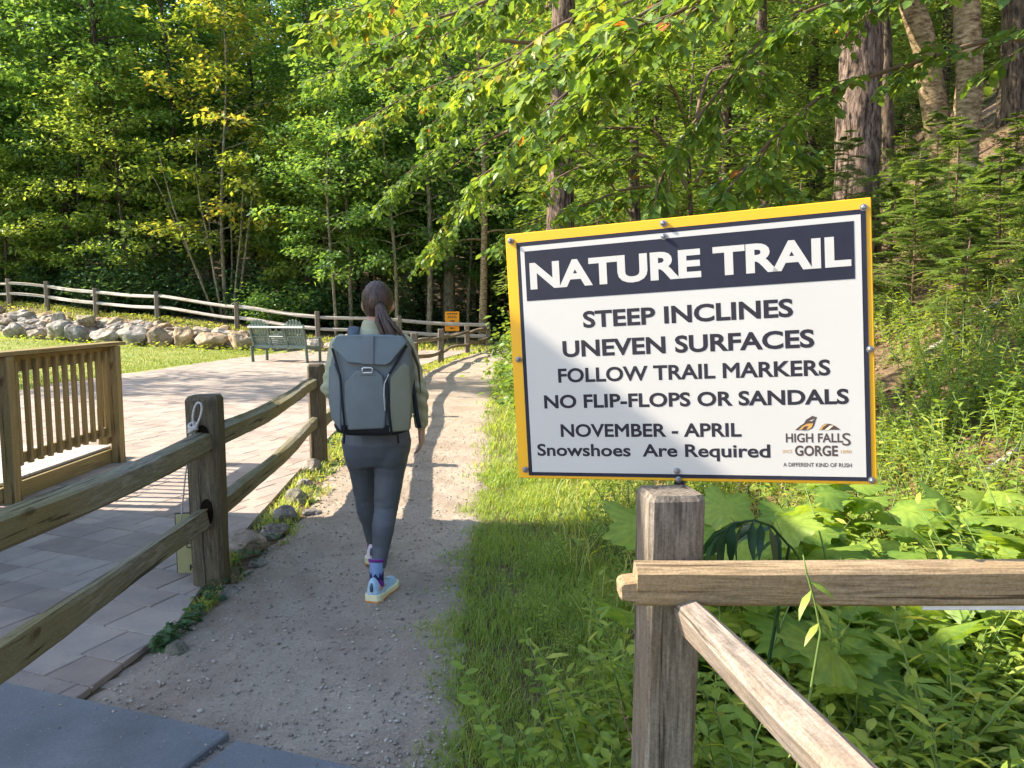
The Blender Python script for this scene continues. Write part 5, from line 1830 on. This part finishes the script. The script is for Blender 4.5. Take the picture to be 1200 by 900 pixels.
foot_core(mb, ANR, R(13), 0.0); foot_core(mb, ANL, R(2), -.1)
body = obj('body', remeshed(mb, 'body', .0062, 3), M['skin'], per)
for s in (-1, 1):
    mb = MB(); mb.ell(HC + Vector((s * .030, .086, -.002)), (.012, .008, .007)); eye = mb.build('eye', M['white'], per, smooth=True)
    mb = MB(); mb.ell(HC + Vector((s * .030, .0935, -.002)), (.0055, .002, .0055)); mb.build('iris', M['logo_brown'], eye, smooth=True)

mb = MB()
mb.loft([oval(cx, cy, z, hw + .013, hd + .014) for z, cx, cy, hw, hd in TORSO if .82 < z < 1.42])
arm(mb, SR, ER, WR + Vector((0, 0, .005)), .007); arm(mb, SL, EL, WL, .007)
mb.tube([(.006, .0, 1.36), (.012, .008, 1.412), (.018, .012, 1.452)], [.095, .072, .066], 20, up=(0, 1, 0))


def wrinkle(co):
    w_ = 0.0
    for s, e, w in ((SR, ER, WR), (SL, EL, WL)):
        dd = (co - e).length
        if dd < .26 and abs(co.x) > .15: w_ += .0065 * math.sin(co.z * 95 + co.y * 60 + co.x * 25) * math.exp(-(dd / .13) ** 2)
    return w_ + .005 * noise.noise(co * 11) + .004 * abs(noise.noise(Vector((co.x * 10, co.y * 10, co.z * 30))))


obj('jacket', remeshed(mb, 'jacket', .007, 3, wrinkle), M['jacket'], per)
mb = MB()
mb.loft([oval(cx, cy, z, hw + .002, hd + .004) for z, cx, cy, hw, hd in TORSO if z < .95])
mb.ell((HIPR.x - .004, -.050, .790), (.094, .088, .125)); mb.ell((HIPL.x + .004, -.046, .795), (.094, .088, .125))
leg(mb, HIPR, KNR, ANR.lerp(KNR, .20), .003); leg(mb, HIPL, KNL, ANL.lerp(KNL, .13), .003)


def crease(co):
    r_ = 0
    for k in (KNR, KNL):
        dd = (co - k).length
        r_ += .0028 * math.sin(co.z * 210) * math.exp(-(dd / .06) ** 2)
    return r_ + .0025 * noise.noise(co * 9) + .002 * noise.noise(Vector((co.x * 14, co.y * 14, co.z * 34)))


obj('leggings', remeshed(mb, 'leggings', .007, 4, crease), M['leggings'], per)


def sock(a, tops):
    mb_ = MB()
    n_ = 28
    mb_.tube([a + Vector((0, .0, -.01)), a + Vector((0, .004, .04)), a + Vector((0, .010, .085)), a + Vector((0, .02, .125))], [.036, .035, .037, .0415], n_, up=(0, 1, 0))
    so = mb_.build('sock', M['sock_blue'], per, smooth=True)
    mb_ = MB()
    mb_.tube([a + Vector((0, .016, .108)), a + Vector((0, .020, .124))], [.0435, .0445], n_, up=(0, 1, 0))
    mb_.build('cuff', M['sock_purple'], so, smooth=True)
    mb_ = MB()
    rg = []
    for r_, zz in ((.0375, -.012), (.0365, .028)):
        rg.append([a + Vector((r_ * math.cos(2 * math.pi * k / n_), .003 + r_ * math.sin(2 * math.pi * k / n_), zz)) for k in range(n_)])
    rg.append([a + Vector((.0375 * math.cos(2 * math.pi * k / n_), .004 + .0375 * math.sin(2 * math.pi * k / n_), .045 + .024 * (k % 3 == 0) - .008 * (k % 2))) for k in range(n_)])
    mb_.loft(rg)
    mb_.build('tree_pattern', M['sock_navy'], so)
    mb_ = MB()
    rg = []
    for r_, zz in ((.0385, -.014), (.0376, .008)):
        rg.append([a + Vector((r_ * math.cos(2 * math.pi * k / n_), .003 + r_ * math.sin(2 * math.pi * k / n_), zz)) for k in range(n_)])
    rg.append([a + Vector((.0382 * math.cos(2 * math.pi * k / n_), .003 + .0382 * math.sin(2 * math.pi * k / n_), .018 + .012 * (k % 4 == 0))) for k in range(n_)])
    mb_.loft(rg)
    mb_.build('heel_band', M['sock_purple'], so)


sock(ANR, 0); sock(ANL, 0)


def shoe(a, yaw, pitch, upper_m, lab=None):
    """running shoe: heel under the ankle; local +y towards the toe"""
    holder = MB()
    SEC = [(-.060, .026, .088), (-.050, .038, .108), (-.02, .042, .104), (.02, .041, .092), (.06, .038, .070), (.10, .043, .055), (.15, .047, .046), (.185, .041, .040), (.205, .026, .030), (.212, .012, .018)]
    Mx = Matrix.Rotation(-yaw, 4, 'Z') @ Matrix.Rotation(pitch, 4, 'X')
    org = a + Vector((0, 0, -.085))

    def T(x, y, z): return org + (Mx @ Vector((x, y, z)))
    rings = []
    for y, w, h in SEC:
        rings.append([T(w * math.cos(t) * (1 if math.sin(t) < .2 else .86), y, .022 + max(0, math.sin(t)) * (h - .0) * 1.0 + min(0, math.sin(t)) * .004) for t in np.linspace(0, 2 * math.pi, 21)[:-1]])
    holder.loft(rings)
    sh_ = holder.build('shoe', upper_m, per, smooth=True)
    if lab: sh_['label'] = lab
    for nm, z0, z1, ex, m_ in (('midsole', .007, .034, .006, M['sole_cream']), ('outsole', -.002, .011, .007, M['sole_orange'])):
        mb_ = MB()
        rl = []
        for y, w, h in SEC:
            f = 1 + (.003 if y < 0 else .002)
            yy = y + (-.006 if y < -.05 else (.006 if y > .2 else 0))
            ww = w + ex
            sp = .010 if y > .19 else 0
            zt = z1 + (.008 if y < 0 else 0) if nm == 'midsole' else z1
            rl.append([T(-ww, yy, z0 + sp), T(-ww * 1.0, yy, zt), T(ww, yy, zt), T(ww, yy, z0 + sp)])
        mb_.loft(rl)
        mb_.build(nm, m_, sh_, bevel=.003, smooth=False)
    mb_ = MB()
    for k in range(5):
        y = .055 + k * .018
        mb_.tube([T(-.022, y, .092 - k * .006), T(0, y + .006, .098 - k * .0075), T(.022, y, .092 - k * .006)], .003, 5)
    mb_.build('laces', M['white'], sh_, smooth=True)
    mb_ = MB()
    mb_.tube([T(0, -.062, .06), T(0, -.066, .085), T(.0, -.058, .105)], [.008, .009, .004], 6)
    mb_.build('heel_tab', M['pack_strap'], sh_, smooth=True)


shoe(ANR, R(15), 0.0, M['shoe_blue'])
shoe(ANL, R(2), .10, M['shoe_pink'], 'pinkish white side of the leading shoe')

# hair: cap drawn back to a tie, then a loose ponytail swept over the right shoulder
mb = MB()
mb.ell(HC + Vector((0, -.008, .010)), (.083, .098, .108), nu=28, nv=18)
cap = mb.mesh('hair')
bm = bmesh.new(); bm.from_mesh(cap)
dele = [v for v in bm.verts if (v.co.y - HC.y > .045 and v.co.z - HC.z < .062) or v.co.z - HC.z < -.072 or (v.co.z - HC.z < -.02 and v.co.y - HC.y > -.012)]
bmesh.ops.delete(bm, geom=dele, context='VERTS')
for v in bm.verts: v.co += v.normal * .0025 * math.sin(v.co.x * 260 + v.co.z * 40)
bm.to_mesh(cap); bm.free()
hair = obj('hair', cap, M['hair'], per)
tie = HC + Vector((.028, -.098, -.012))
mb = MB()
g_ = np.random.default_rng(17)
for k in range(16):
    o_ = Vector(g_.normal(0, .010, 3))
    e_ = Vector(g_.normal(0, 1, 3))
    mb.tube([tie + o_ * .4 + Vector((-.004, .022, .004)), tie + o_ * .5 + Vector((.004, -.018, -.008)), tie + Vector((.022, -.050, -.07)) + o_ * 1.1, tie + Vector((.060, -.045, -.15)) + o_ * 1.5 + e_ * .008,
             tie + Vector((.105, -.03, -.235)) + o_ * 1.7 + e_ * .012, tie + Vector((.135, -.03, -.33)) + o_ * 1.6 + e_ * .016, tie + Vector((.148, -.04, -.43 - .05 * g_.random())) + o_ * 1.4 + e_ * .018],
            [.013, .013, .013, .012, .010, .007, .0012], 7)
for k in range(14):                                  # loose strands round the head and tail
    a_ = g_.uniform(0, 6.28)
    p_ = HC + Vector((.080 * math.cos(a_), -.05, .10 * math.sin(a_) * .8 + .01))
    mb.tube([p_, p_.lerp(tie, .5) + Vector((.02 * math.cos(a_), -.03, .03 * math.sin(a_))), tie], [.0012, .0012, .001], 4)
mb.build('ponytail', M['hair'], hair, smooth=True)
mb = MB()
mb.tube([tie + Vector((.016 * math.cos(t), .0, .016 * math.sin(t))) for t in np.linspace(0, 2 * math.pi, 14)], .0055, 6, up=(0, 1, 0))
mb.build('hair_tie', M['pack_dark'], hair, smooth=True)

# ------------------------------------------------------------------ backpack worn by the walker
PX0, PY0, PZ0 = -.697, 3.815, .925
bp = thing('backpack', 'slate grey roll top backpack worn on the back of the walker', 'backpack', (PX0, PY0, PZ0))
KS = .00417


def lx(px): return (px - 437.5) * KS
def lz(py): return 1.55 - (py - 360) * KS - PZ0


PR_ = [(0.0, .140, .070), (.02, .172, .090), (.07, .190, .100), (.16, .201, .104), (.27, .205, .104), (.36, .200, .096), (.42, .188, .084), (.46, .172, .070), (.478, .150, .050), (.486, .09, .025)]
mb = MB()
mb.loft([oval(0, .02 * (z / .48), z, hw, hd, 36, 3.6) for z, hw, hd in PR_])
me_ = mb.mesh('main_body')
bm = bmesh.new(); bm.from_mesh(me_)
bmesh.ops.subdivide_edges(bm, edges=bm.edges[:], cuts=2, use_grid_fill=True)
for v in bm.verts: v.co += Vector((v.co.x, v.co.y, 0)).normalized() * (.006 * noise.noise(v.co * 9) + .005 * noise.noise(Vector((v.co.x * 9, v.co.y * 9, v.co.z * 26))))
bm.to_mesh(me_); bm.free()
obj('main_body', me_, M['pack'], bp)
mb = MB()
mb.loft([oval(0, .0, z, hw, hd, 36, 3.6) for z, hw, hd in ((-.006, .130, .064), (.010, .172, .092), (.035, .186, .102), (.050, .188, .1035))])
mb.build('base_panel', M['pack_dark'], bp, smooth=True)


def slab(name, pts, yfun, th, m_, bev, parent=bp):
    mb_ = MB()
    n_ = len(pts)
    fr_ = [(x, yfun(x, z) - th, z) for x, z in pts]
    bk = [(x, yfun(x, z) + .03, z) for x, z in pts]
    mb_.add(fr_ + bk, [tuple(range(n_)), tuple(reversed(range(n_, 2 * n_)))] + [(i, n_ + i, n_ + (i + 1) % n_, (i + 1) % n_) for i in range(n_)])
    return mb_.build(name, m_, parent, bevel=bev, seg=3, smooth=True)


def fy(x, z): return -.104 + .042 * max(0, (z - .30) / .18) + .35 * x * x
fp = slab('front_panel', [(lx(413), lz(503)), (lx(456), lz(501)), (lx(459), lz(470)), (lx(455), lz(440)), (lx(446), lz(432)), (lx(424), lz(432)), (lx(410), lz(448)), (lx(410), lz(475))], fy, .016, M['pack'], .010)
slab('flap', [(lx(394), lz(404)), (lx(411), lz(421)), (lx(414), lz(424)), (lx(436), lz(425.5)), (lx(458), lz(427)), (lx(464), lz(424)), (lx(482), lz(401)), (lx(476), lz(393.5)), (lx(437), lz(391.5)), (lx(400), lz(393.5))], fy, .024, M['pack_flap'], .007)
slab('flap_strap', [(lx(430), lz(425.5)), (lx(445), lz(426)), (lx(444), lz(393)), (lx(431), lz(393))], fy, .029, M['pack'], .004)
mb = MB()
bx, bz = lx(437.5), lz(432.5)
mb.tube([(bx + sx_ * .024, -.122, bz + sz_ * .012) for sx_, sz_ in ((-1, -1), (-1, .6), (-.8, 1), (.8, 1), (1, .6), (1, -1), (-1, -1))], .0045, 6)
mb.build('buckle', M['buckle'], bp, smooth=True)
mb = MB(); mb.box((bx, -.116, bz - .020), (.075, .006, .012)); mb.build('buckle_rail', M['pack_flap'], bp, .002)
slab('side_pocket', [(lx(461), lz(506)), (lx(484), lz(505)), (lx(486), lz(470)), (lx(484), lz(430)), (lx(478), lz(424)), (lx(463), lz(440))], lambda x, z: -.100 + .45 * max(0, x - .10) + .035 * max(0, (z - .3) / .18), .014, M['pack_bounce'], .010)
slab('side_pocket', [(lx(391), lz(490)), (lx(404), lz(506)), (lx(405), lz(445)), (lx(396), lz(424)), (lx(389), lz(430)), (lx(388), lz(470))], lambda x, z: -.100 + .45 * max(0, -x - .10) + .035 * max(0, (z - .3) / .18), .014, M['pack'], .010)
for pts in (((394, 408), (401, 428), (405, 440), (407, 470), (410, 508)), ((481, 405), (468, 428), (459.5, 442), (460.5, 475), (464, 508))):
    mb = MB()
    mb.tube([(lx(a_), fy(lx(a_), lz(b_)) - .012 + .3 * max(0, abs(lx(a_)) - .12), lz(b_)) for a_, b_ in pts], .0065, 6)
    mb.build('zip', M['pack_dark'], bp, smooth=True)
mb = MB()
mb.tube([(lx(a_), fy(lx(a_), lz(b_)) - .016, lz(b_)) for a_, b_ in ((462, 437), (456.8, 448), (456, 462), (457, 480))], .0028, 6)
mb.build('piping', M['pale_and_sunlit'], bp, smooth=True)
mb = MB()
mb.tube([(.16, .07, .42), (.192, .045, .30), (.205, .0, .22), (.222, -.02, .10), (.236, -.02, .025)], [.010, .010, .010, .011, .011], 6, flat=.35)
mb.build('compression_strap', M['pack_dark'], bp, smooth=True)
for s in (-1, 1):
    mb = MB()
    mb.tube([(s * .085 - .02, .07, .455), (s * .092 - .022, .12, .496), (s * .10 - .026, .20, .518), (s * .108 - .03, .300, .485), (s * .118 - .03, .372, .36), (s * .14 - .03, .375, .22), (s * .175 - .03, .29, .12), (s * .18, .10, .08)], [.028, .030, .031, .031, .029, .024, .014, .012], 8, flat=.3)
    mb.build('shoulder_strap', M['pack_strap'], bp, smooth=True)
for s in (-1, 1):
    mb = MB(); mb.tube([(s * .13, -.06, .01), (s * .135, -.062, -.045)], .006, 5); mb.build('strap_end', M['pack_dark'], bp, smooth=True)

# ------------------------------------------------------------------ grass and ground cover (stuff)
def blades(name, X, Y, H, Wd, bend, rnd, m, g_, zoff=0.0):
    n_ = len(X)
    Z = terrain(X, Y) + zoff
    a = g_.uniform(0, 2 * np.pi, n_)
    dx, dy = np.cos(a), np.sin(a)
    wx, wy = -dy * Wd / 2, dx * Wd / 2
    V = np.zeros((n_, 7, 3))
    for i, (t, wf) in enumerate(((0, 1.0), (.45, .85), (.8, .5))):
        ox = bend * H * t ** 2
        zz = H * t * (1 - .35 * bend * t)
        V[:, 2 * i, 0] = X + dx * ox - wx * wf; V[:, 2 * i, 1] = Y + dy * ox - wy * wf; V[:, 2 * i, 2] = Z + zz
        V[:, 2 * i + 1, 0] = X + dx * ox + wx * wf; V[:, 2 * i + 1, 1] = Y + dy * ox + wy * wf; V[:, 2 * i + 1, 2] = Z + zz
    V[:, 6, 0] = X + dx * bend * H; V[:, 6, 1] = Y + dy * bend * H; V[:, 6, 2] = Z + H * (1 - .42 * bend)
    T = np.array([(0, 1, 3), (0, 3, 2), (2, 3, 5), (2, 5, 4), (4, 5, 6)])
    F = (np.arange(n_)[:, None, None] * 7 + T[None]).reshape(-1, 3)
    return tag(obj(name, np_mesh(name, V.reshape(-1, 3), F, np.repeat(np.clip(rnd, 0, 1), 7)), m), kind='stuff')


g = np.random.default_rng(31)


def grass_zone(n, y0, y1, wid, hmin, hmax, bw, seed):
    g_ = np.random.default_rng(seed)
    Y = y0 + (y1 - y0) * g_.random(n) ** 1.5
    E = path_r(Y) + .06 * np.sin(Y * 5.1) + .05 * np.sin(Y * 11.7 + 1)
    u = g_.random(n)
    X = E + (u ** 1.2) * wid(Y) + g_.normal(0, .05, n)
    cl = smooth_noise(X * 2.3, Y * 2.3)
    keep = (g_.random(n) < .55 + .45 * cl) & ((X - .352) ** 2 + (Y - 1.695) ** 2 > .012)
    X, Y, u, cl = X[keep], Y[keep], u[keep], cl[keep]
    hh = (hmin + (hmax - hmin) * np.clip(u * 1.6, 0, 1) * (.6 + .4 * cl)) * g_.uniform(.6, 1.3, len(X))
    return blades('grass', X, Y, np.maximum(hh, .03), bw * g_.uniform(.7, 1.3, len(X)) * (1 + Y / 9), g_.uniform(.25, .95, len(X)), .22 + .3 * g_.random(len(X)) + .25 * cl + (g_.random(len(X)) < .05) * .5, M['grass'], g_)


grass_zone(72000, 1.0, 7.0, lambda y: .75 + .05 * y, .045, .135, .0033, 1)
grass_zone(20000, 6.5, 27.0, lambda y: .9 + .05 * y, .08, .25, .005, 2)
g_ = np.random.default_rng(9)
n = 1500
X = g_.uniform(.3, 2.7, n); Y = g_.uniform(2.0, 7.5, n)
blades('grass', X, Y, g_.uniform(.2, .55, n), .006 * g_.uniform(.7, 1.4, n), g_.uniform(.4, 1.0, n), .5 + .5 * g_.random(n), M['grass'], g_)
# lawn
n = 60000
Y = 13 + 17 * g_.random(n); X = -9.0 + .9 * sst(17, 26, Y) - 22 * g_.random(n) ** 1.3
ok = (Y < np.interp(X, BX, BY) + .1) & (np.abs(X) < .70 * Y + 1)
X, Y = X[ok], Y[ok]
blades('lawn_grass', X, Y, g_.uniform(.03, .075, len(X)), .012 * g_.uniform(.7, 1.4, len(X)), g_.uniform(.2, .8, len(X)), np.clip(.3 + .4 * g_.random(len(X)) + .35 * smooth_noise(X * .5, Y * 1.1), 0, 1), M['lawn_blade'], g_, .01)
# verge under the far fence and along the near one
n = 14000
Y = 3.2 + 24 * g_.random(n) ** 1.6
L_ = np.interp(Y, [p[1] for p in edge_pts], [p[0] for p in edge_pts])
X = L_ + .04 + (path_l(Y) - L_ - .02) * g_.random(n)
cl = smooth_noise(X * 5, Y * 2.2)
ok = cl > -.05 + .25 * (Y < 4.2)
X, Y = X[ok], Y[ok]
blades('verge_grass', X, Y, g_.uniform(.03, .11, len(X)), .005 * g_.uniform(.7, 1.4, len(X)) * (1 + Y / 9), g_.uniform(.3, .9, len(X)), .3 + .6 * g_.random(len(X)), M['grass'], g_)
n = 9000
X = g_.uniform(-26, 0, n); Y = np.interp(X, FX, FY) + g_.uniform(-.7, 1.4, n)
Y = np.where(X > -7, Y - g_.uniform(0, 1.6, n), Y)
blades('verge_grass', X, Y, g_.uniform(.06, .22, n), .016 * g_.uniform(.7, 1.4, n), g_.uniform(.3, .9, n), .35 + .6 * g_.random(n), M['grass'], g_)


def cover(name, X, Y, zr, size, m, rnd, kind, g_, flat=.25, tilt=.45):
    P = np.stack([X, Y, terrain(X, Y) + zr], -1)
    return tag(obj(name, leaves(name, P, rand_dirs(len(X), flat, g_), up_hint(len(X), tilt, g_), size, rnd, kind), M[m]), kind='stuff')


n = 15000
X = g_.uniform(.3, 7, n); Y = g_.uniform(1.4, 12, n)
cl = smooth_noise(X * 1.6 + 3, Y * 1.6)
ok = (g_.random(n) < .5 + .5 * cl) & (X < .75 * Y + .4) & (X > path_r(Y) + .35)
X, Y = X[ok], Y[ok]
cover('ground_cover', X, Y, g_.uniform(.02, .22, len(X)), .05 * g_.uniform(.5, 1.4, len(X)), 'leaf_weed', g_.uniform(.1, 1, len(X)), 'oval', g_)
n = 30000
X = g_.uniform(1.2, 16, n); Y = g_.uniform(2.5, 22, n)
cover('fallen_leaves', X, Y, g_.uniform(.0, .03, n), .075 * g_.uniform(.5, 1.3, n), 'dry', g_.uniform(0, 1, n), 'oval', g_, .1, .35)
n = 2200
Y = 3.3 + 14 * g_.random(n) ** 1.7
L_ = np.interp(Y, [p[1] for p in edge_pts], [p[0] for p in edge_pts])
X = L_ + .05 + (path_l(Y) - L_ - .06) * g_.random(n)
ok = smooth_noise(X * 5 + 2, Y * 2.0) > .0
X, Y = X[ok], Y[ok]
cover('ground_cover', X, Y, g_.uniform(.01, .09, len(X)), .035 * g_.uniform(.6, 1.4, len(X)), 'leaf_dark', g_.uniform(0, .7, len(X)), 'oval', g_)
n = 3200
X = g_.uniform(-26, -3, n); Y = np.interp(X, FX, FY) + np.where(g_.random(n) < .5, g_.uniform(-1.2, .6, n), g_.uniform(-3.9, -1.0, n))
cover('ground_cover', X, Y, g_.uniform(.02, .2, n), .12 * g_.uniform(.6, 1.4, n), 'leaf_weed', g_.uniform(.3, 1, n), 'diamond', g_)

# loose pebbles on the path
n = 9500
Y = 2.3 + 9 * g_.random(n) ** 2.0
X = path_l(Y) - .05 + (path_r(Y) - path_l(Y) + .1) * g_.random(n)
s = .0035 + .008 * g_.random(n) ** 4 + (g_.random(n) < .01) * .008
oc = np.array([(1, 0, 0), (0, 1, 0), (-1, 0, 0), (0, -1, 0), (0, 0, .7), (0, 0, -.7)], float)
fc = np.array([(0, 1, 4), (1, 2, 4), (2, 3, 4), (3, 0, 4), (1, 0, 5), (2, 1, 5), (3, 2, 5), (0, 3, 5)])
ZP = np.full(n, .024)
ns = 420
X[:ns] = g_.uniform(-2.3, -.2, ns); Y[:ns] = 2.46 - .352 * (X[:ns] + .29) - .02 - .6 * g_.random(ns) ** 2.2; ZP[:ns] = .047; s[:ns] *= .6
V = np.stack([X, Y, ZP], -1)[:, None] + oc[None] * s[:, None, None] * g_.uniform(.6, 1.3, (n, 6, 1))
F = (np.arange(n)[:, None, None] * 6 + fc[None]).reshape(-1, 3)
pm_, nt, b = nmat('pebble')
nt.links.new(ramp(nt, attr(nt), [(0, (.19, .16, .13)), (.5, (.34, .29, .24)), (1, (.52, .46, .39))]), b.inputs['Base Color'])
b.inputs['Roughness'].default_value = .85
tag(obj('gravel', np_mesh('gravel', V.reshape(-1, 3), F, np.repeat(g_.random(n), 6)), pm_, smooth=False), kind='stuff')
